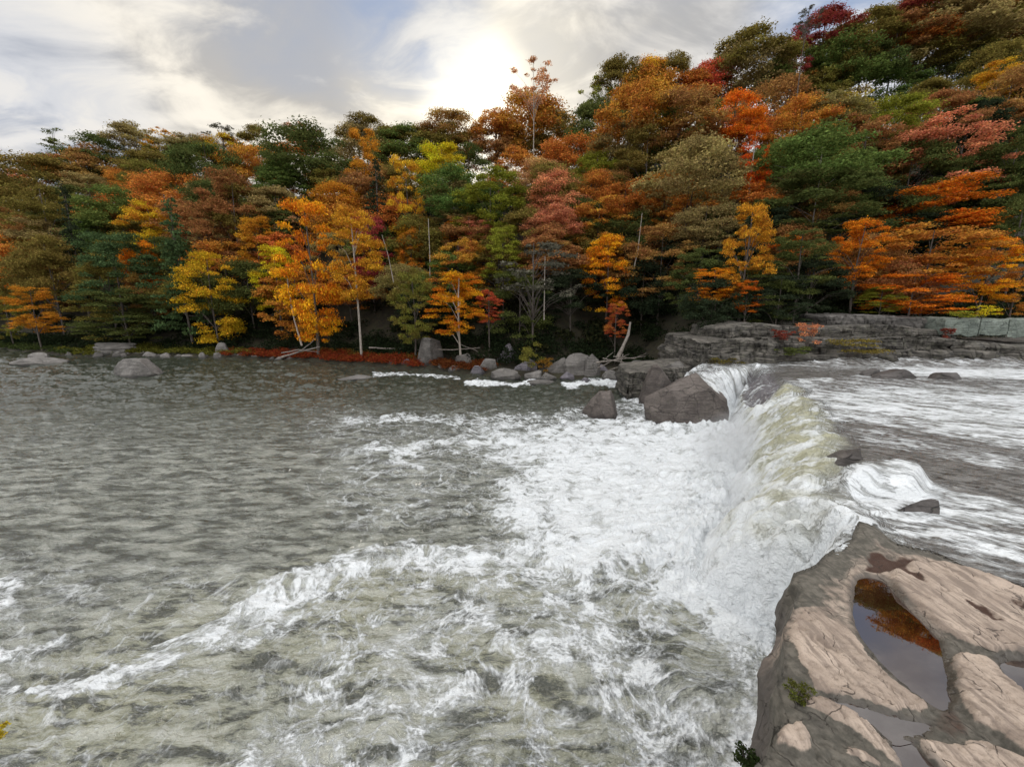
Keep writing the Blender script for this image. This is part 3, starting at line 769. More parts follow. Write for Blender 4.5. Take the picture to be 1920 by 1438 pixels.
(1653, 562, 66, 38, 'layer', 'ygreen', .5, 'small yellow green shrubby tree on the far ledge'),
(1500, 490, 110, 96, 'layer', 'dgreen', .5, 'dark green tree behind the flat orange spray'),
(1908, 440, 90, 110, 'layer', 'dgreen', .5, 'shaded green tree at the right edge above the orange one'),
(1908, 545, 60, 70, 'layer', 'rust', .7, 'rust and green foliage at the right edge over the blocks'),
(1460, 560, 110, 76, 'layer', 'dark', .6, 'shadowy green tree just behind the far ledge'),
]
for T in TREES:
    kw = {}
    if 'tall bare pale trunk' in T[7]: kw = dict(bark=M_PBARK, trunk=16)
    if 'vivid red orange' in T[7]: kw = dict(bark=M_PBARK)
    tree(*T, **kw)
# shore and skyline specials
tree(862, 570, 108, 92, 'layer', 'orange', .8, 'small orange tree with a forked pale trunk on the shore', trunk=3.2, bark=M_PBARK, Y=82, tw=1.3)
tree(917, 572, 46, 50, 'layer', 'red', .6, 'little red tree touching the small orange shore tree', trunk=3, Y=84)
tree(1000, 165, 84, 84, 'sparse', 'peach', .5, 'nearly bare pale tree alone above the middle skyline', bark=M_PBARK, Y=150, tw=.45)
tree(1515, 42, 44, 50, 'sparse', 'grey', .5, 'bare grey treetop behind the deep crimson crown', bark=M_BARK, Y=125, tw=.45)
# trees that fill the wood behind the ones above
SKY_X = [-200, 0, 100, 200, 300, 420, 560, 700, 850, 1000, 1110, 1180, 1260, 1400, 1500, 1600, 1700, 1800, 1920, 2200]
SKY_Y = [330, 318, 300, 282, 268, 262, 262, 245, 235, 205, 200, 150, 145, 90, 80, 55, 0, -95, -190, -350]
def words(px, py):
    q = min(tree_log[:125], key=lambda T: (T[0] - px) ** 2 + 1.3 * (T[1] - py) ** 2)
    return q
fill_cols = ['dgreen', 'olive', 'rust', 'olive', 'green', 'rust', 'brown', 'khaki']
fnames = {'dgreen': 'dark green', 'olive': 'olive', 'brown': 'brown', 'green': 'green', 'rust': 'rusty', 'dark': 'nearly black', 'khaki': 'tan', 'crimson': 'deep red'}
seen_labels = set()
k = 0
FILL = []
for row in range(9):
    for cxx in range(-260, 2240, 92):
        px = cxx + (row % 2) * 46 + random.uniform(-16, 16)
        ytop = float(np.interp(px, SKY_X, SKY_Y)) + 60
        py = ytop + row * 58 + random.uniform(-12, 12)
        if py > 585: continue
        FILL.append((px, py, row))
for (px, py, row) in FILL:
    k += 1
    c = fill_cols[(k * 5 + row * 3) % 8] if row < 5 else ('dark', 'dgreen', 'dark', 'brown')[k % 4]
    kd = ('round', 'layer', 'spread', 'round')[k % 4] if row > 0 else ('spread', 'round')[k % 2]
    q = words(px, py)
    dx, dy = px - q[0], py - q[1]
    hor = 'left' if dx < 0 else 'right'
    rel = ('above' if dy < 0 else 'below') if abs(dx) < 14 else (f'up and {hor} of' if dy < -14 else f'down and {hor} of' if dy > 14 else f'just {hor} of')
    short = q[5].split(',')[0]
    for stop in (' with ', ' whose ', ' left of', ' right of', ' under ', ' above ', ' below ', ' beside ', ' directly ', ' over ', ' behind ', ' near ', ' standing', ' tucked', ' just ', ' poking', ' by the', ' hanging', ' touching', ' reaching', ' cut off', ' between', ' up and'):
        short = short.split(stop)[0]
    lab = f'{fnames[c]} tree half hidden {rel} the {short}'
    if -40 > px or px > 1960: lab = f'{fnames[c]} tree filling the wood beyond the frame edge'
    ww = lab.split()
    if len(ww) > 16: lab = ' '.join(ww[:16])
    if lab in seen_labels: lab = lab.replace('half hidden', ('mostly hidden', 'partly screened', 'deeply shaded', 'further back')[k % 4])
    seen_labels.add(lab)
    tree(px, py, random.uniform(100, 135), random.uniform(84, 115), kd, c, random.uniform(.4, .75), lab, group='background trees filling the far wood', trunk=1.0)
# ================================================================== ROCKS
def ico(n):
    import bmesh
    b = bmesh.new(); bmesh.ops.create_icosphere(b, subdivisions=n, radius=1)
    V = np.array([v.co[:] for v in b.verts]); Fc = np.array([[v.index for v in f.verts] for f in b.faces]); b.free()
    return V, Fc
ICO = {n: ico(n) for n in (3, 4, 5, 6)}
def boulder(name, cx, cy, zb, w, dp, h, seed, mat, label, cat='rock', group=None, cuts=14, sub=5, flat=.95, rot=None, lay=0, planes=None):
    V, Fc = ICO[sub]; V = V.copy(); g = np.random.default_rng(seed)
    for n_, dd in (planes or []):
        n = np.array(n_, float); n /= np.linalg.norm(n); s = V @ n; V = V - np.outer(np.maximum(s - dd, 0) * .96, n)
    for _ in range(cuts):
        n = g.normal(size=3); n[2] = abs(n[2]) * .8; n /= np.linalg.norm(n); dd = g.uniform(.42, .80)
        s = V @ n; V = V - np.outer(np.maximum(s - dd, 0) * .93, n)
    s = V[:, 2]; V[:, 2] = np.where(s > flat, flat + (s - flat) * .2, s)
    nn = fb3(V[:, 0] * 1.7 + seed, V[:, 1] * 1.7, V[:, 2] * 1.7, 3, seed)
    nf = fb3(V[:, 0] * 7 + seed, V[:, 1] * 7, V[:, 2] * 9, 3, seed + 9)
    V = V * (1 + .10 * nn + .03 * nf)[:, None]
    if lay:
        V[:, :2] *= (1 + lay * np.sign(pn2(V[:, 2] * 5 + seed, V[:, 2] * 0 + .3, seed)))[:, None]
    a = g.uniform(0, 6.28) if rot is None else rot; c, s_ = math.cos(a), math.sin(a)
    V[:, :2] = V[:, :2] @ np.array([[c, s_], [-s_, c]])
    mn, mx = V.min(0), V.max(0)
    V[:, 0] = (V[:, 0] - (mn[0] + mx[0]) / 2) / (mx[0] - mn[0]) * w
    V[:, 1] = (V[:, 1] - (mn[1] + mx[1]) / 2) / (mx[1] - mn[1]) * dp
    V[:, 2] = (V[:, 2] - mx[2]) / (mx[2] - mn[2]) * h * 1.6 + h
    o = link(name, mk(name, V, Fc, mat, True)); o.location = (cx, cy, zb)
    tag(o, label, cat, group)
    return o
def rock_px(name, px, pbot, wpx, hpx, seed, mat, label, z=0.0, dp=.75, group=None, back=None, **kw):
    """rock whose foot is seen at pbot (at height z), wpx wide and hpx tall in the photo"""
    x, y = at(px, pbot, z)
    dep = y * CT + (H - z) * ST
    w, h = wpx * dep / F, hpx * dep / F
    return boulder(name, x, y + w * dp * .5, z, w, w * dp, h * (1 + .0), seed, mat, label, group=group, **kw)
rock_px('boulder', 1310, 806, 170, 100, 37, M_BROWN, 'massive brown boulder at the foot of the far end of the waterfall', dp=.6, cuts=0, sub=6, rot=.0, flat=2, planes=[((.55, -.15, .8), .55), ((-.75, -.25, .55), .66), ((-.1, -.5, .85), .52), ((.15, -.95, .3), .55), ((.95, -.3, .1), .8), ((-.4, .2, .9), .55), ((-.6, -.7, .1), .72)])
rock_px('boulder', 1244, 762, 84, 78, 5, M_BROWN, 'tall brown slab boulder leaning behind the massive one', dp=.8, cuts=10)
rock_px('boulder', 1200, 740, 76, 50, 8, M_DARK, 'dark rounded boulder left of the tall slab boulder', dp=.8, cuts=8)
rock_px('boulder', 1136, 786, 78, 48, 12, M_BROWN, 'low brown boulder awash at the edge of the white water', dp=.7, cuts=6)
rock_px('boulder', 1280, 722, 90, 38, 14, M_ROCK, 'flat grey slab behind the massive boulder', dp=.8, z=1.0, cuts=5)
rock_px('boulder', 1225, 702, 110, 22, 15, M_ROCK, 'low shelf of grey rock behind the dark rounded boulder', dp=.6, z=.6, lay=.05)
rock_px('boulder', 800, 690, 54, 56, 17, M_ROCK, 'pointed grey boulder standing at the shore', dp=.9, cuts=12, flat=2, lay=0)
rock_px('boulder', 936, 660, 62, 62, 19, M_GREEN, 'square blue grey block of rock in the trees', z=1.8, dp=.8, cuts=4, flat=.55)
rock_px('boulder', 955, 686, 52, 40, 20, M_PURP, 'purple grey boulder in front of the square block', z=.5, dp=.8)
rock_px('boulder', 1090, 708, 66, 42, 22, M_ROCK, 'sloping grey boulder left of the driftwood', z=.1, dp=.9, cuts=8)
rock_px('boulder', 1048, 706, 44, 34, 23, M_ROCK, 'grey boulder touching the sloping one on its left', z=.1)
rock_px('boulder', 1112, 708, 34, 44, 24, M_ROCK, 'leaning grey slab right of the sloping boulder', z=.1)
rock_px('boulder', 916, 700, 34, 26, 25, M_PALE, 'pale boulder below the purple grey one at the water', z=0)
rock_px('boulder', 948, 714, 60, 20, 26, M_ROCK, 'flat grey slab at the water below the purple boulder', z=0)
rock_px('boulder', 985, 700, 50, 26, 27, M_PURP, 'low purplish rock under the yellow green shrub', z=0)
rock_px('boulder', 870, 690, 40, 26, 28, M_ROCK, 'small grey rock among red plants right of the pointed boulder', z=.1)
rock_px('boulder', 238, 708, 84, 34, 31, M_PALE, 'long blocky pale boulder standing in the river at left', dp=.6, cuts=8, flat=.5)
rock_px('boulder', 50, 686, 90, 14, 33, M_PALE, 'low pale rock awash near the left edge', dp=.5, cuts=5)
rock_px('boulder', 62, 674, 36, 12, 34, M_PALE, 'small hump of pale rock on the low rock near the left edge', dp=.5, cuts=5)
rock_px('boulder', 16, 646, 44, 24, 36, M_PALE, 'rounded pale boulder at the left edge on the bank', dp=.6, cuts=5)
rock_px('boulder', 190, 668, 100, 24, 37, M_PALE, 'pile shaped pale ledge on the left bank', dp=.4, cuts=8, lay=.06)
rock_px('boulder', 218, 668, 44, 13, 38, M_PALE, 'low pale stone right of the pale ledge on the left bank', dp=.5)
rock_px('boulder', 412, 669, 26, 26, 39, M_PALE, 'round pale boulder on the waterline under the yellow tree', dp=.8, cuts=4)
rock_px('boulder', 660, 714, 66, 8, 40, M_PALE, 'flat pale rock just breaking the surface in mid river', dp=.5, cuts=4)
rock_px('boulder', 1014, 722, 60, 8, 41, M_ROCK, 'thin grey rock awash in the white streak by the boulders', dp=.4, cuts=4)
random.seed(3)
for i in range(46):
    px = 128 + i * 12.2 + random.uniform(-5, 5)
    if 690 < px: break
    yb = np.interp(px, [130, 300, 500, 700], [668, 668, 672, 684]) + random.uniform(-3, 3)
    rock_px('stone', px, yb, random.uniform(10, 26), random.uniform(5, 11), 100 + i, (M_PALE, M_ROCK)[i % 3 == 1], 'pale stone in the row along the left waterline', group='stones along the left waterline', dp=.7, cuts=9, sub=4)
for i, (px, yb, w, h) in enumerate([(730, 686, 20, 9), (765, 688, 24, 11), (830, 694, 22, 9), (850, 697, 18, 8), (895, 702, 22, 12), (1000, 712, 26, 12), (1030, 714, 24, 10), (1065, 712, 22, 10), (1150, 712, 26, 12), (1175, 706, 24, 12), (1130, 700, 24, 12), (1190, 700, 26, 12), (1070, 690, 26, 16), (1010, 690, 24, 14), (960, 708, 20, 10), (880, 676, 24, 16), (1090, 676, 30, 14), (1250, 700, 40, 14), (1280, 700, 40, 16), (1100, 716, 16, 6)]):
    rock_px('stone', px, yb, w * 1.3, h * 1.3, 170 + i, (M_ROCK, M_PURP, M_PALE)[i % 3], 'small grey stone among the boulders of the middle shore', group='stones along the middle shore', dp=.8, cuts=7, sub=4, z=.1)
rock_px('boulder', 1286, 716, 84, 34, 61, M_ROCK, 'grey rock shoulder at the left end of the far waterfall', z=2.6, dp=.7)
rock_px('boulder', 1238, 706, 80, 26, 62, M_ROCK, 'grey rock left of the shoulder at the far waterfall', z=1.6, dp=.7)
# rocks in the upper river
def rock_up(px, pb, w, h, seed, label, mat=None, z=5.0, **kw): return rock_px('boulder', px, pb, w, h, seed, mat or M_DARK, label, z=z, **kw)
x, y = at(1566, 900, 4.2)
boulder('boulder', x - .1, y, 3.0, 2.3, 2.6, 3.0, 51, M_DARK, 'dark wet rock parting the waterfall between its two crests', sub=5)
rock_up(1736, 966, 84, 26, 52, 'black wet rock breaking the rapids above the near ledge', dp=.35, cuts=5)
rock_up(1690, 712, 70, 18, 53, 'dark rock splitting the small upstream cascade', dp=.5)
rock_up(1640, 706, 40, 14, 54, 'small dark rock left of the one splitting the upstream cascade', dp=.5)
rock_up(1790, 714, 60, 14, 55, 'dark rock under the upstream cascade, right of the middle', dp=.5)

# ------------------------------------------------------------------ slabs: flat-topped ledges with broken faces
def slab_mesh(name, P, topf, step, depth, k, bul, seed, mat, attrf=None, freq=1.0, lay=0.0, maxd=None, flare=0.0):
    P = [tuple(p) for p in P]
    xs = [p[0] for p in P]; ys = [p[1] for p in P]
    maxd = depth / k
    gx = np.arange(min(xs) - maxd - step, max(xs) + maxd + step, step); gy = np.arange(min(ys) - maxd - step, max(ys) + maxd + step, step)
    XX, YY = np.meshgrid(gx, gy, indexing='ij'); x = XX.ravel(); y = YY.ravel()
    dd, bx, by = near_line(x, y, P, True); ins = inside(x, y, P)
    out = ~ins
    nx = np.where(out, (x - bx) / (dd + 1e-6), 0); ny = np.where(out, (y - by) / (dd + 1e-6), 0)
    e = np.where(out, dd, 0)
    tx = np.where(out, bx, x); ty = np.where(out, by, y)
    z0 = topf(tx, ty)
    z = z0 - np.maximum(e - step * 1.05, 0) * k
    q = fb3(bx * freq, by * freq, z * freq * 1.2, 4, seed) * bul + bul * .5 * np.tanh(e * 3)
    if lay:
        zz = z * 2.2 + .25 * fb2(bx * .3, by * .3, 2, seed)
        q = q + lay * pn2(np.floor(zz) * 3.7 + bx * .12, by * .12, seed + 3) * 1.6 - lay * .8 * (np.abs(zz - np.floor(zz) - .5) > .42)
    q = q * ss(0, .40, e) + flare * e * np.minimum(e, 1)
    X_ = np.where(out, bx + nx * (q + .03 * np.minimum(e, .3)), x); Y_ = np.where(out, by + ny * (q + .03 * np.minimum(e, .3)), y)
    nrm_edge = np.clip(1 - dd / .25, 0, 1) * ins
    z = z - .10 * nrm_edge ** 2 * min(1, bul * 3)
    Fc = gridfaces(len(gx), len(gy))
    keep = (e[Fc] < maxd).all(1)
    A = attrf(tx, ty, z0 - z, dd, ins) if attrf else {}
    v, f, a = compact(np.stack([X_, Y_, z], -1), Fc[keep][:, ::-1], A)
    return mk(name, v, f, mat, True, a)
def edge(Y, pts, back, extra=0):
    """front edge seen at pts (px,py) at depth Y -> outline and its mean height"""
    q = [atY(px, py, Y) for px, py in pts]
    z = sum(p[2] for p in q) / len(q)
    return q, z
def ledge(name, Yf, pts, back, depth, seed, mat, label, bul=.6, lay=.45, k=3.0, wob=1.3, step=.16):
    P = [];
    zs_ = []
    for i, (px, py) in enumerate(pts):
        yy = Yf[i] if isinstance(Yf, (list, tuple)) else Yf
        x, y, z = atY(px, py, yy); zs_.append((x, z)); P.append((x, y))
    Pf = []
    for (a, b) in zip(P[:-1], P[1:]):
        n = max(2, int(math.dist(a, b) / 1.2))
        for j in range(n):
            s = j / n; xx = a[0] + (b[0] - a[0]) * s; yy = a[1] + (b[1] - a[1]) * s
            Pf.append((xx, yy + wob * math.sin(xx * 1.7 + seed) * .5 + wob * random.uniform(-.5, .5)))
    Pf.append(P[-1])
    Pf += [(P[-1][0] + 1, P[-1][1] + back), (P[0][0] + .5, P[0][1] + back)]
    zx = np.array([a for a, b in zs_]); zz = np.array([b for a, b in zs_])
    def top(x, y): return np.interp(x, zx, zz) + .18 * fb2(x * .35, y * .5, 4, seed) + .22 * np.floor(3 * fb2(x * .12, y * .25, 2, seed + 5) + 1.5)*.5 + (y - P[0][1]) * .02
    o = link(name, slab_mesh(name, Pf, top, step, depth, k, bul, seed, mat, freq=.8, lay=lay))
    tag(o, label, 'rock ledge')
    return o
ledge('rock_ledge', 53.0, [(1306, 664), (1340, 668), (1450, 664), (1560, 668), (1640, 660), (1760, 658), (1930, 662), (2300, 664), (2700, 664)], 14, 4.5, 301, M_STRATA, 'lowest long layered shelf of the far bank just above the upper river')
ledge('rock_ledge', 54.5, [(1312, 642), (1400, 636), (1500, 634), (1600, 640), (1740, 634), (1930, 650), (2300, 650)], 13, 3.5, 302, M_STRATA, 'middle layered shelf of the far bank with shrubs growing on it')
ledge('rock_ledge', 57, [(1346, 618), (1400, 606), (1490, 616), (1560, 612), (1660, 612), (1780, 622)], 9, 3.5, 303, M_STRATA, 'upper weathered shelf under the trees at the left of the far ledges')
ledge('rock_ledge', 59, [(1556, 594), (1620, 592), (1700, 597), (1764, 597)], 8, 2.6, 304, M_ROCK, 'topmost pale shelf beside the greenish blocks of the far ledge', bul=.25)
for i, (a, b, lab) in enumerate([(1774, 1838, 'left greenish cut block on top of the far ledge'), (1841, 1892, 'middle greenish cut block on top of the far ledge'), (1895, 1990, 'right greenish cut block on top of the far ledge, cut by the frame')]):
    ledge('rock_block', 56.0 + .1 * i, [(a, 599 + i), (b, 600 + i)], 5.5, 3.4, 310 + i, M_GREEN, lab, bul=.10, lay=.04, k=6, wob=.05, step=.10)
ledge('rock_ledge', 53, [(1180, 700), (1210, 696), (1260, 692), (1318, 684)], 7, 5, 305, M_STRATA, 'low broken shelf running left from the far end of the waterfall', wob=.8)
# ------------------------------------------------------------------ the near ledge
ZN = 5.35
def Zp(zx, zy, z=ZN): return at(1380 + zx / 2.887, 940 + zy / 2.887, z)
def ZP(*pts, z=ZN, n=2): return smooth_poly([Zp(a, b, z) for a, b in pts], n)
OUT = [Zp(*p) for p in [(668, 100), (740, 122), (860, 192), (1000, 215), (1100, 240), (1250, 310), (1400, 352), (1559, 410), (1700, 460), (2100, 600), (2600, 800)]] \
    + [(17, 7), (17, -3), (2.2, -3)] + \
    [Zp(*p) for p in [(-40, 1900), (-10, 1640), (40, 1440), (90, 1385), (180, 1300), (195, 1250), (215, 1170), (300, 1128), (262, 1050), (225, 930), (275, 850), (262, 640), (305, 575), (330, 480), (345, 420), (300, 395), (318, 345), (400, 318), (440, 300), (480, 256), (560, 205), (600, 182), (632, 172)]]
POOL1 = ZP((690, 350), (640, 385), (635, 590), (700, 700), (830, 850), (960, 955), (1090, 1050), (1150, 1070), (1195, 1040), (1180, 920), (1150, 780), (1125, 680), (1060, 620), (960, 530), (900, 455), (820, 375), (750, 355))
POOL2 = ZP((1420, 800), (1500, 785), (1640, 790), (1760, 900), (1720, 1010), (1600, 1000), (1530, 950), (1480, 880))
POOL3 = ZP((500, 1005), (620, 1020), (800, 1075), (960, 1120), (1070, 1130), (1050, 1185), (940, 1215), (850, 1232), (780, 1165), (680, 1090))
POOL4 = ZP((835, 1215), (960, 1222), (1010, 1260), (1080, 1340), (1190, 1430), (1290, 1520), (1300, 1640), (1100, 1640), (980, 1500), (900, 1350))
SLIT = [ZP((1240, 515), (1330, 540), (1455, 605), (1430, 618), (1330, 580)), ZP((1480, 490), (1580, 540), (1700, 610), (1560, 560)), ZP((680, 325), (740, 300), (700, 250), (800, 245), (960, 270), (1000, 262), (930, 310), (1010, 390), (1040, 425), (930, 372), (860, 330), (760, 345)),
        ZP((360, 675), (420, 680), (520, 735), (520, 770), (450, 750)), ZP((322, 625), (375, 640), (380, 672), (340, 660)), ZP((318, 568), (370, 570), (425, 605), (395, 620), (340, 600)), ZP((1085, 440), (1170, 455), (1170, 470), (1100, 465))]
PLATES = [ZP((335, 560), (440, 560), (560, 600), (640, 640), (720, 760), (850, 890), (1030, 1020), (1090, 1075), (1060, 1105), (900, 1090), (740, 1045), (560, 995), (400, 955), (385, 900), (330, 760), (300, 640)),
          ZP((800, 345), (960, 290), (1180, 295), (1400, 385), (1700, 500), (2100, 640), (2100, 900), (1560, 790), (1400, 775), (1170, 690), (1040, 590), (930, 480)),
          ZP((1165, 790), (1290, 795), (1420, 845), (1480, 940), (1560, 1000), (1760, 1080), (2100, 1100), (2100, 1700), (1500, 1270), (1400, 1190), (1280, 1140), (1215, 1040), (1190, 900)),
          ZP((985, 1215), (1060, 1215), (1170, 1240), (1290, 1215), (1500, 1300), (1700, 1400), (2000, 1700), (1400, 1700), (1230, 1460), (1080, 1340)),
          ZP((395, 990), (500, 1012), (650, 1092), (760, 1175), (850, 1290), (918, 1385), (850, 1362), (700, 1235), (560, 1155), (430, 1095), (360, 1060)),
          ZP((195, 1250), (235, 1170), (330, 1135), (410, 1210), (435, 1300), (385, 1342), (300, 1290), (200, 1285), n=1),
          ZP((570, 1290), (700, 1270), (800, 1340), (860, 1400), (760, 1380), (640, 1330))]
def near_top(x, y):
    wx_ = x + .20 * fb2(x * 1.5, y * 1.5, 5, 401, .65); wy_ = y + .20 * fb2(x * 1.5 + 7, y * 1.5, 5, 402, .65)
    z = 5.10 + .07 * fb2(x * .9, y * .9, 5, 403, .6)
    z = z + .10 * ss(10.5, 13.5, y)
    for i, P in enumerate(PLATES):
        s = sd(wx_, wy_, P)
        z = np.maximum(z, 5.10 + (.18 + .06 * (i % 3 - 1) - .035 * np.floor(2.5 * fb2(x * .7 + 3 * i, y * .7, 4, 480) + .8)) * (1 - ss(-.10, .01, s)) + .03 * fb2(x * .7, y * .7, 3, 410 + i) + .010 * fb2(x * 5, y * 5, 3, 420))
    for P, dpt in ((POOL1, .30), (POOL2, .25), (POOL3, .16), (POOL4, .25)):
        s = sd(wx_ * .3 + x * .7, wy_ * .3 + y * .7, P)
        z = z + (5.02 - dpt * .6 - z) * (1 - ss(-.16, .05, s))
    for P in SLIT:
        s = sd(wx_ * .5 + x * .5, wy_ * .5 + y * .5, P); z = z - .10 * (1 - ss(-.06, .03, s))
    # the raised nose at the tip
    tx_, ty_ = Zp(690, 135)
    z = z + .28 * np.exp(-((x - tx_) ** 2 + (y - ty_) ** 2) / .35)
    # broken laminae in the rougher lower left
    m = ss(0, 1, 1 - np.clip(sd(x, y, PLATES[0]), 0, 1)) * 0
    sh_ = fb2(x * .8 + y * .5, y * .9, 3, 431)
    z = z - .05 * (np.abs((sh_ * 6) % 1 - .5) > .42) * (1 - ss(6.5, 8.5, y))
    return z
def near_attr(x, y, dz, dd, ins):
    wx_ = x + .20 * fb2(x * 1.5, y * 1.5, 5, 401, .65); wy_ = y + .20 * fb2(x * 1.5 + 7, y * 1.5, 5, 402, .65)
    tan = np.zeros_like(x)
    for i, P in enumerate(PLATES):
        tan = np.maximum(tan, 1 - ss(-.10, .01, sd(wx_, wy_, P)))
    up_ = .50 * ss(6.9, 7.8, y) + .1 * fb2(x * .9, y * .9, 3, 455)
    gap = np.full(x.shape, 1e9)
    tan = np.maximum(tan, up_)
    tan = tan * np.where(y > 8.5, .25 + .75 * ss(.15, .75, dd + .25 * fb2(x * 1.3, y * 1.3, 3, 456)), 1)
    rust = np.zeros_like(x)
    for P in SLIT[:3]: rust = np.maximum(rust, 1 - ss(-.16, .16, sd(x + .25 * fb2(x * 2.2, y * 2.2, 4, 471), y + .25 * fb2(x * 2.2, y * 2.2, 4, 472), P)))
    rp = ZP((1100, 1040), (1200, 1040), (1300, 1180), (1300, 1240), (1150, 1220), (1040, 1130)); rust = np.maximum(rust, .6 * (1 - ss(-.15, .1, sd(x, y, rp))))
    rust = np.maximum(rust, .9 * (1 - ss(-.1, .12, sd(x, y, SLIT[4]))) * .5)
    wet = np.zeros_like(x)
    for P in (POOL1, POOL2, POOL3, POOL4): wet = np.maximum(wet, 1 - ss(.0, .16, sd(x, y, P)))
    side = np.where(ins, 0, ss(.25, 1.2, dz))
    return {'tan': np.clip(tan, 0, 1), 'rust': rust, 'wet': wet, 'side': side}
def near_mat():
    t = NT('sandstone_ledge'); pos = t.n('ShaderNodeNewGeometry').outputs['Position']
    tan, rust, wet, side = (t.attr(k) for k in ('tan', 'rust', 'wet', 'side'))
    big = t.noise(pos, .9, 6, .6, .3); mid = t.noise(pos, 4.5, 7, .65); fine = t.noise(pos, 28, 5, .65)
    streak = t.noise(t.n('ShaderNodeMapping', {'Vector': pos, 'Rotation': (0, 0, R(40)), 'Scale': (3.2, .55, 1)}).outputs[0], 1.6, 6, .62, .6)
    c_tan = t.mix(t.ramp(big, .35, .65), (.36, .285, .23), (.53, .43, .35))
    c_tan = t.mix(t.ramp(streak, .44, .62, 0, .9), c_tan, (.235, .185, .15))
    c_tan = t.mix(t.ramp(mid, .55, .72, 0, .35), c_tan, (.24, .19, .16))
    c_gr = t.mix(t.ramp(mid, .35, .65), (.075, .070, .056), (.16, .145, .12))
    c_gr = t.mix(t.ramp(streak, .5, .66, 0, .7), c_gr, (.065, .06, .05))
    k = t.ramp(t.M('ADD', tan, t.M('MULTIPLY', t.M('SUBTRACT', mid, .5), .5)), .35, .6)
    c = t.mix(k, c_gr, c_tan)
    c = t.mix(t.ramp(t.M('ADD', rust, t.M('MULTIPLY', t.M('SUBTRACT', mid, .5), .7)), .35, .8, 0, .95), c, (.055, .022, .012))
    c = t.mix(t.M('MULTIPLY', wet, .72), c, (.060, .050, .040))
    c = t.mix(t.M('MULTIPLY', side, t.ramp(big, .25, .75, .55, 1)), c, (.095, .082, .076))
    pits = t.n('ShaderNodeTexVoronoi', {'Vector': pos, 'Scale': 9.0, 'Randomness': 1.0}).outputs[0]
    pit = t.M('MULTIPLY', t.ramp(pits, .0, .16, 1, 0), t.ramp(big, .5, .62))
    c = t.mix(t.M('MULTIPLY', pit, .5), c, (.10, .08, .06))
    c = t.mix(t.ramp(fine, .50, .72, 0, .42), c, (.12, .10, .085))
    warp = t.n('ShaderNodeVectorMath', {0: pos, 1: t.scale(t.n('ShaderNodeTexNoise', {'Vector': pos, 'Scale': .8, 'Detail': 4}).outputs['Color'], (1.6, 1.6, 1.6))}, operation='ADD').outputs[0]
    wm_ = t.n('ShaderNodeMapping', {'Vector': warp, 'Rotation': (0, 0, R(40)), 'Scale': (1.0, .4, .7)}).outputs[0]
    ck = t.n('ShaderNodeTexVoronoi', {'Vector': wm_, 'Scale': 1.3}, feature='DISTANCE_TO_EDGE').outputs[0]
    ckm = t.M('MULTIPLY', t.ramp(ck, 0, .016, 1, 0), t.ramp(mid, .42, .55))
    c = t.mix(t.M('MULTIPLY', ckm, .75), c, (.04, .032, .026))
    h = t.M('ADD', t.M('MULTIPLY', mid, .35), t.M('MULTIPLY', fine, .14))
    h = t.M('SUBTRACT', h, t.M('ADD', t.M('MULTIPLY', pit, .08), t.M('MULTIPLY', ckm, .25)))
    h = t.M('ADD', h, t.M('MULTIPLY', streak, .09))
    rough = t.ramp(wet, 0, 1, .8, .3)
    return t.surf(t.pbr(c, rough, t.bump(h, 1.0, .075)))
M_NEAR = near_mat()
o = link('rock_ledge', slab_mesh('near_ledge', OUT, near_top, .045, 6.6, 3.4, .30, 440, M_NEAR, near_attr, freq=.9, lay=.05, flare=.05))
tag(o, 'big tan sandstone ledge in the near right corner, with rain pools and grooves', 'rock ledge')
# still rain water in the hollows
tp = NT('still_rain_water'); pp = tp.n('ShaderNodeNewGeometry').outputs['Position']
nb = tp.bump(tp.noise(pp, 2.2, 2, .5), .05, .02)
M_POOL = tp.surf(tp.pbr(tp.mix(tp.ramp(tp.noise(pp, .8, 3, .5), .4, .6), (.022, .007, .003), (.034, .013, .006)),   .012, nb, IOR=3.0))
from mathutils.geometry import delaunay_2d_cdt
def flat_poly(name, P, z, mat):
    n = len(P); vs = [Vector(p) for p in P]
    r = delaunay_2d_cdt(vs, [(i, (i + 1) % n) for i in range(n)], [list(range(n))], 1, 1e-5)
    Fc = [tuple(f) for f in r[2]]
    tri = []
    for f in Fc:
        for j in range(1, len(f) - 1): tri.append((f[0], f[j], f[j + 1]))
    o = link(name, mk(name, [(p.x, p.y, z) for p in r[0]], tri, mat, True)); o['kind'] = 'structure'
    return o
def grow(P, g):
    cx = sum(p[0] for p in P) / len(P); cy = sum(p[1] for p in P) / len(P)
    Q = []
    n = len(P); area = sum(P[i][0] * P[(i + 1) % n][1] - P[(i + 1) % n][0] * P[i][1] for i in range(n)); sg = 1 if area > 0 else -1
    for i in range(n):
        a, b = P[i - 1], P[(i + 1) % n]; dx, dy = b[0] - a[0], b[1] - a[1]; l = math.hypot(dx, dy) + 1e-9
        Q.append((P[i][0] + sg * dy / l * g, P[i][1] - sg * dx / l * g))
    return Q
for P, zz in ((POOL1, 5.02), (POOL2, 5.02), (POOL3, 5.065), (POOL4, 5.055)):
    flat_poly('rock_pool', grow(P, .02 if zz < 5.03 else .07), zz, M_POOL)

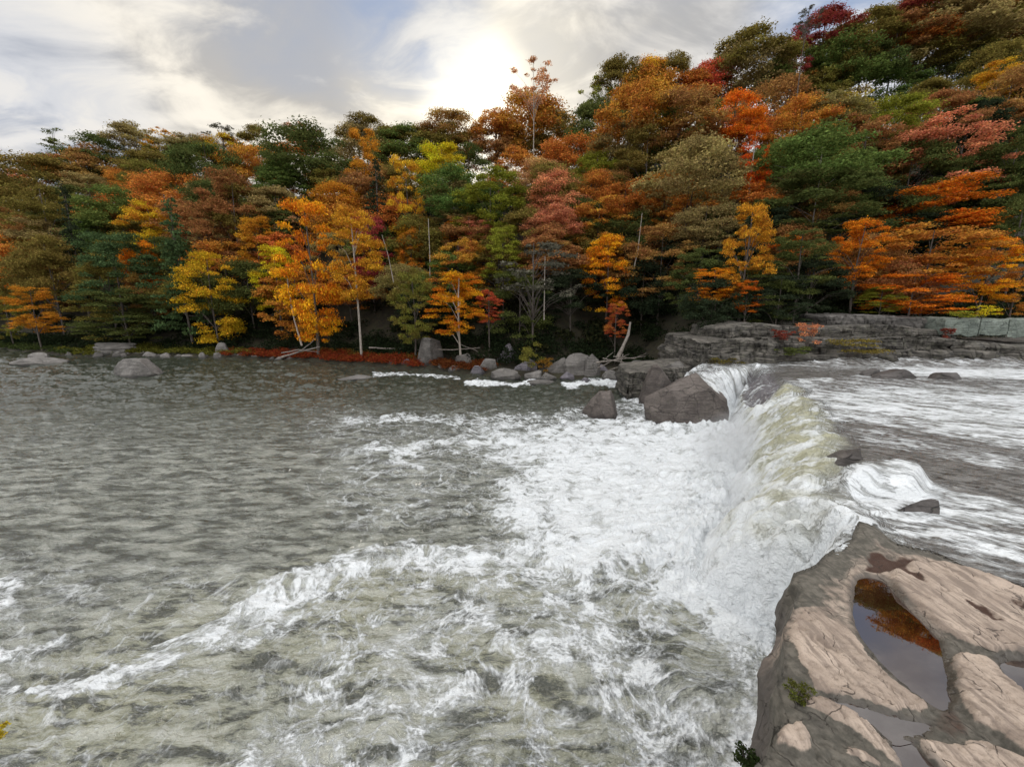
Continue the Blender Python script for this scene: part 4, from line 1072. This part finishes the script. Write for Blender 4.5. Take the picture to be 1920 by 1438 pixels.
# ================================================================== LOW PLANTS
def clump_cloud(name, pts, n, size, lob, col, al, label, cat=None, group=None, kind=None, parent=None, up=.5):
    """leafy mass from a list of lobes (world)"""
    V, Fc = lobes_to_leaves(pts, n, size, rand=.8, up=up)
    o = link(name, mk(name, V, Fc, M_LEAF, False, None, {'rnd': rng.random(len(Fc))}), parent)
    o.color = (*PAL[col], al) if isinstance(col, str) else (*col, al)
    if label or kind: tag(o, label, cat, group, kind)
    return o
def shore_pts(x0, x1, y0, y1, n, r0, r1, zoff=.2, seed=1, fz=.6):
    g = np.random.default_rng(seed); L = []
    for _ in range(n):
        px = g.uniform(x0, x1)
        yb = np.interp(px, [-300, 0, 130, 300, 500, 700, 830, 960, 1060, 1160, 1240], [640, 655, 668, 668, 672, 684, 694, 704, 708, 704, 694])
        x, y = at(px, yb, .2); k = g.uniform(y0, y1); sc = (y + k) / y; x *= sc; y += k
        r = g.uniform(r0, r1); z = float(land_z(np.array([x]), np.array([y]))[0])
        L.append((x, y, z + zoff + r * fz * .3, r, r, r * fz))
    return L
clump_cloud('ground_cover', shore_pts(420, 790, .2, 9, 340, .6, 1.7, seed=2), 30000, .16, 0, (.25, .042, .020), .62, 'red low plants carpeting the shore left of the pointed boulder', 'ground cover', kind='stuff')
clump_cloud('ground_cover', shore_pts(810, 925, .2, 7, 80, .6, 1.4, seed=12), 8000, .15, 0, (.16, .045, .018), .6, 'dark red plants between the pointed boulder and the pale boulder', 'ground cover', kind='stuff')
clump_cloud('ground_cover', shore_pts(120, 470, 2, 11, 220, .6, 1.7, seed=3), 22000, .19, 0, (.15, .155, .028), .4, 'yellow green low plants along the left bank', 'ground cover', kind='stuff')
clump_cloud('ground_cover', shore_pts(-60, 130, 1, 12, 80, .7, 1.6, seed=13), 8000, .21, 0, (.07, .09, .03), .6, 'dark green plants at the far left bank', 'ground cover', kind='stuff')
clump_cloud('ground_cover', shore_pts(560, 830, 6, 12, 120, .6, 1.6, seed=4), 9000, .18, 0, (.20, .115, .03), .8, 'tawny brush behind the red plants of the shore', 'ground cover', kind='stuff')
# shaded brush that closes the foot of the wood
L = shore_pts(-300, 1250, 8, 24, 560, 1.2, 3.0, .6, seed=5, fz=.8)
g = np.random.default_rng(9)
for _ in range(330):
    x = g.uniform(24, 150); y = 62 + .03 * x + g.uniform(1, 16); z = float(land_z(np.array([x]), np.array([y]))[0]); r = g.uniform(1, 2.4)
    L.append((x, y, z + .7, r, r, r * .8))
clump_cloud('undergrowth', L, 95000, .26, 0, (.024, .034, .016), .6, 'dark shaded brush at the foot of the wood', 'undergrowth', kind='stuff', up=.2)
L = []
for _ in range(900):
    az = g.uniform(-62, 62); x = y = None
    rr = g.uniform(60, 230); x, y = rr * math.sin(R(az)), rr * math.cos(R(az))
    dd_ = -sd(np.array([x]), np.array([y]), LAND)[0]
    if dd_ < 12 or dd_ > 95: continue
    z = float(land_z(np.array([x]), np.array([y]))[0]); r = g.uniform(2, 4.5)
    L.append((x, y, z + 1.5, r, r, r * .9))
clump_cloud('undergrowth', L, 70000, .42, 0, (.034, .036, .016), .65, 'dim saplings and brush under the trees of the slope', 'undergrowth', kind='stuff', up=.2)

def shrub(px, pb, w, h, col, al, label, z=None, Y=None, n=900, sz=.10, name='shrub', flat=1.0):
    if Y is None: x, y = at(px, pb, z)
    else: x, y, z = atY(px, pb, Y)
    dep = y * CT + (H - z) * ST; w, h = w * dep / F, h * dep / F
    rt = empty(name, (x, y, z)); tag(rt, label, 'shrub')
    g = np.random.default_rng(int(px)); L = []
    for _ in range(14):
        L.append((g.uniform(-.38, .38) * w, g.uniform(-.3, .3) * w, g.uniform(.2, .85) * h, w * .16, w * .16, h * .13))
    clump_cloud('foliage', L, n, sz, 0, col, al, None, parent=rt)
    link('stem', mk('stem', *merge([tube([(0, 0, -.3), (l[0] * .4, l[1] * .4, l[2] * .5), l[:3]], [.03, .02, .01], 5) for l in L[:9]]), M_BARK), rt)
    return rt
shrub(1000, 698, 56, 58, 'olive', .95, 'yellow green shrub growing among the boulders', z=.6, n=1800, sz=.13)
shrub(1020, 704, 34, 36, (.30, .15, .03), .6, 'orange tinged small shrub at the foot of the yellow green one', z=.3, n=700, sz=.12)
shrub(1512, 652, 44, 48, 'coral', .6, 'coral red shrub growing from the middle shelf of the far ledge', Y=54.2, n=1100)
shrub(1468, 642, 40, 26, (.24, .06, .04), .5, 'dark red low shrub left of the coral red one', Y=54.4, n=800)
shrub(1590, 668, 112, 34, 'olive', .5, 'wide olive bush spilling over the lowest far shelf', Y=52.6, n=2600)
shrub(1480, 672, 70, 24, 'dgreen', .6, 'dark green bush on the lowest far shelf left of the wide olive one', Y=52.7, n=1400)
shrub(1776, 640, 24, 26, (.24, .06, .04), .5, 'red shrub hanging by the left greenish block', Y=55.3, n=600)
shrub(1800, 598, 56, 16, 'ygreen', .5, 'yellow green grass tuft on the left greenish block', Y=56.6, n=900)
shrub(1840, 597, 46, 28, 'yellow', .8, 'yellow bush behind the middle greenish block', Y=58, n=800)
shrub(1360, 690, 60, 20, (.14, .11, .03), .6, 'brownish shrub low at the left end of the far ledge', Y=52.3, n=900)
shrub(1490, 1318, 44, 52, (.13, .13, .03), .7, 'small moss green plant clinging to the edge of the near ledge', z=5.0, n=900, sz=.018, name='plant')
shrub(1400, 1436, 50, 36, (.05, .07, .025), .6, 'dark green plant in the bottom notch of the near ledge', z=3.2, n=800, sz=.03, name='plant')
# leaf spray from a bush beside the viewpoint
x, y, z = atY(-2, 1375, 7.0)
rt = empty('leafy_branch', (x - .4, y, z - .7)); tag(rt, 'yellow leaf spray poking in at the lower left edge', 'branch')
clump_cloud('foliage', [(.30, 0, .7, .14, .14, .09), (.42, 0, .62, .12, .12, .08), (.2, .05, .55, .12, .12, .1), (.38, .1, .78, .10, .10, .07)], 420, .022, 0, (.50, .36, .03), .6, None, parent=rt)
link('stem', mk('stem', *merge([tube([(-.3, 0, -.4), (0, 0, .2), (.38, .02, .7)], [.02, .014, .006], 6), tube([(0, 0, .2), (.1, .05, .4), (.2, .05, .6)], [.012, .01, .005], 6)]), M_BARK), rt)

# ================================================================== DRIFTWOOD AND BARE STEMS
def log_px(name, label, cat, pts, Y, r0, r1, mat=M_DRIFT, extra=()):
    allp = []
    P0 = atY(*pts[0], Y)
    def path(pp, YY, a, b, s=0):
        q = [np.array(atY(px, py, YY + (0 if i == 0 else .3 * i))) for i, (px, py) in enumerate(pp)]
        f = []
        for u_, v_ in zip(q[:-1], q[1:]):
            for k in range(4): f.append(u_ + (v_ - u_) * k / 4 + np.array([.0, 0, .05 * math.sin(k * 2 + s)]))
        f.append(q[-1]); n = len(f)
        return tube(np.array(f) - np.array(P0), [a + (b - a) * i / (n - 1) for i in range(n)], 7, s)
    allp.append(path(pts, Y, r0, r1))
    for i, (pp, a, b) in enumerate(extra): allp.append(path(pp, Y, a, b, i + 1))
    v, f = merge(allp)
    o = link(name, mk(name, v, f, mat)); o.location = P0; tag(o, label, cat)
    return o
log_px('driftwood', 'grey driftwood log with raised limbs on the shore under the orange tree', 'driftwood', [(528, 670), (560, 660), (600, 650)], 90, .28, .10, extra=[([(528, 662), (560, 656), (596, 660)], .16, .06), ([(560, 660), (580, 646), (592, 634)], .12, .04)])
log_px('driftwood', 'long pale log lying behind the red plants left of the pointed boulder', 'driftwood', [(692, 652), (740, 654), (786, 656)], 92, .2, .1)
log_px('driftwood', 'thin pale log between the pointed boulder and the orange tree', 'driftwood', [(812, 655), (850, 656), (900, 652)], 84, .16, .08, extra=[([(860, 645), (890, 656), (910, 668)], .1, .04)])
log_px('driftwood', 'tangle of bleached branches heaped left of the dark boulder', 'driftwood', [(1118, 680), (1160, 674), (1210, 668)], 62, .16, .04,
       extra=[([(1120, 690), (1150, 676), (1180, 664)], .10, .03), ([(1130, 672), (1170, 680), (1190, 690)], .10, .03), ([(1168, 664), (1164, 680), (1172, 696)], .12, .03), ([(1140, 694), (1170, 686), (1215, 676)], .08, .02), ([(1150, 668), (1190, 672), (1212, 662)], .07, .02), ([(1122, 684), (1140, 668), (1150, 660)], .06, .02), ([(1180, 692), (1165, 676), (1160, 662)], .06, .02)])
log_px('dead_trunk', 'bent pale dead trunk rising from the bleached branches', 'tree trunk', [(1158, 672), (1168, 650), (1178, 628), (1182, 604)], 63, .34, .16)
log_px('leaning_stem', 'thin pale stem leaning left in front of the tall orange tree', 'tree trunk', [(566, 648), (552, 600), (542, 550), (536, 500)], 92, .22, .08, mat=M_PBARK)
for i, (pts, YY, lab) in enumerate([([(806, 536), (806, 480), (803, 410)], 96, 'tall pale bare stem right of the narrow yellow column'), ([(738, 530), (728, 480), (716, 440)], 98, 'thin grey stem leaning below the dark hemlock'),
       ([(1020, 600), (1021, 540), (1022, 480)], 82, 'straight pale stem in front of the grey twiggy tree'), ([(1185, 520), (1196, 470), (1204, 400)], 90, 'dim upright stem left of the khaki giant')]):
    log_px('bare_stem', lab, 'tree trunk', pts, YY, .13, .06, mat=M_PBARK)

# ================================================================== MIST at the foot of the falls
tm = NT('spray_mist')
tc = tm.obj(); ln = tm.n('ShaderNodeVectorMath', {0: tc}, operation='LENGTH').outputs['Value']
nz = tm.noise(tm.n('ShaderNodeNewGeometry').outputs['Position'], .55, 4, .6)
den = tm.M('MULTIPLY', tm.ramp(ln, .25, .98, 1, 0), tm.ramp(nz, .38, .68, .1, 1.0))
vol = tm.n('ShaderNodeVolumePrincipled', {'Color': (.93, .95, .97, 1), 'Density': tm.M('MULTIPLY', den, .30), 'Anisotropy': .2})
tm.t.links.new(vol.outputs[0], tm.out.inputs[1]); M_MIST = tm.m
def mist(px, py, z, rx, ry, rz, rot, label):
    V_, F_ = ICO[3]
    x, y = at(px, py, z)
    o = link('mist', mk('mist', V_, F_, M_MIST)); o.location = (x, y, z); o.scale = (rx, ry, rz); o.rotation_euler = (0, 0, rot)
    tag(o, label, 'mist', kind='stuff')
mist(1385, 850, 1.4, 4.6, 10, 3.2, -.55, 'white spray drifting at the foot of the main fall')
mist(1420, 960, 1.2, 2.8, 5.0, 2.2, -.6, 'white spray over the foot of the nearer cascade')

# ================================================================== SKY, SUN, CAMERA
w = bpy.data.worlds.new('World'); SC.world = w; w.use_nodes = True
nt = w.node_tree; nt.nodes.clear()
class WT(NT):
    def __init__(s, t): s.t = t
W_ = WT(nt)
sx, sy, sz_ = atY(880, 120, 100); sdir = Vector((sx, sy, sz_ - H)).normalized()
SEL = math.asin(sdir.z); SAZ = math.atan2(sdir.x, sdir.y)
sky = W_.n('ShaderNodeTexSky', sky_type='NISHITA', sun_disc=False, sun_elevation=SEL, sun_rotation=SAZ, altitude=300, dust_density=1.0)
dirv = W_.n('ShaderNodeTexCoord').outputs['Generated']
sep = W_.n('ShaderNodeSeparateXYZ', {0: dirv})
zc = W_.M('MAXIMUM', sep.outputs[2], .0)
den_ = W_.M('ADD', zc, .22)
cv = W_.n('ShaderNodeCombineXYZ', {0: W_.M('DIVIDE', sep.outputs[0], den_), 1: W_.M('DIVIDE', sep.outputs[1], den_), 2: 0.0}).outputs[0]
cv = W_.n('ShaderNodeMapping', {'Vector': cv, 'Rotation': (0, 0, R(CLOUD_ROT)), 'Scale': (1.0, 1.55, 1), 'Location': CLOUD_LOC}).outputs[0]
n1 = W_.noise(cv, 1.15, 7, .52, .5)
n2 = W_.noise(cv, 3.0, 7, .58, .6)
def blob(px, py, r0, r1):
    x, y, z = atY(px, py, 100); dv = Vector((x, y, z - H)).normalized()
    dt = W_.n('ShaderNodeVectorMath', {0: dirv, 1: tuple(dv)}, operation='DOT_PRODUCT').outputs['Value']
    return W_.ramp(dt, math.cos(R(r1)), math.cos(R(r0)))
cover = W_.ramp(n1, .30, .46)
clear = W_.M('MAXIMUM', W_.M('MULTIPLY', blob(760, 15, 1, 9), .0), W_.M('MAXIMUM', W_.M('MULTIPLY', blob(40, 175, 1, 11), .28), W_.M('MAXIMUM', W_.M('MULTIPLY', blob(1660, -40, 2, 12), .6), W_.M('MULTIPLY', blob(400, -180, 2, 14), .2))))
clear = W_.M('MULTIPLY', clear, W_.ramp(n2, .40, .62, 1.25, .45))
cover = W_.M('MULTIPLY', W_.M('ADD', .75, W_.M('MULTIPLY', cover, .25)), W_.M('SUBTRACT', 1.0, clear, clamp=True))
cover = W_.M('MULTIPLY', cover, W_.M('SUBTRACT', 1.0, W_.M('MULTIPLY', blob(765, 10, 2, 10), W_.ramp(n2, .36, .66, .8, .3)), clamp=True))
gl = W_.M('ADD', W_.M('MULTIPLY', blob(890, 175, 0, 8), .6), W_.M('ADD', W_.M('MULTIPLY', blob(890, 170, 2, 17), .28), W_.M('MULTIPLY', blob(850, 150, 5, 40), .05)))
lum = W_.ramp(W_.M('ADD', W_.M('MULTIPLY', n1, .55), W_.M('MULTIPLY', n2, .45)), .42, .57, .0, 1.0)
cc = W_.mix(lum, (.34, .345, .36), (.68, .665, .65))
wide = blob(740, 220, 4, 42)
cc = W_.mix(W_.M('MULTIPLY', wide, .75), cc, W_.mix(lum, (.42, .395, .36), (.84, .77, .64)))
cc = W_.mix(W_.M('MULTIPLY', gl, 1.0, clamp=True), cc, (1.35, 1.24, 1.0), 'MIX')
bright = W_.ramp(sep.outputs[1], -.3, .5, SKY_BACK, 1.0)       # unseen sky behind the viewer, boosted to light the tree fronts
bc = W_.n('ShaderNodeCombineColor', {0: bright, 1: bright, 2: bright}).outputs[0]
ccb = W_.mix(1.0, cc, bc, 'MULTIPLY')
skyc = W_.mix(1.0, sky.outputs[0], (.10, .10, .10), 'MULTIPLY')
fin = W_.mix(cover, W_.mix(.95, skyc, (.18, .27, .45)), ccb)
bg = W_.n('ShaderNodeBackground', {'Color': fin, 'Strength': 1.0})
wo = nt.nodes.new('ShaderNodeOutputWorld'); nt.links.new(bg.outputs[0], wo.inputs[0])
sun = bpy.data.lights.new('sun', 'SUN'); sun.energy = SUN_E; sun.angle = R(14); sun.color = (1, .93, .82)
so = bpy.data.objects.new('sun', sun); COL.objects.link(so); so.rotation_euler = (-sdir).to_track_quat('-Z', 'Y').to_euler(); so.location = (0, 0, 60)
cam = bpy.data.cameras.new('camera'); cam.sensor_width = 36; cam.lens = 36 * F / 1920; cam.clip_end = 6000; cam.clip_start = .1
co = bpy.data.objects.new('camera', cam); COL.objects.link(co); co.location = (0, 0, H); co.rotation_euler = (R(90) - TH, 0, 0)
SC.camera = co
SC.view_settings.view_transform = 'Standard'; SC.view_settings.look = 'None'; SC.view_settings.gamma = 1
SC.view_settings.exposure = EXPO
SC.cycles.use_denoising = True
SC.cycles.max_bounces = 5; SC.cycles.diffuse_bounces = 2; SC.cycles.glossy_bounces = 3; SC.cycles.transmission_bounces = 4; SC.cycles.volume_bounces = 1
SC.cycles.volume_step_rate = 2.0
SC.render.resolution_x = 1024; SC.render.resolution_y = 766
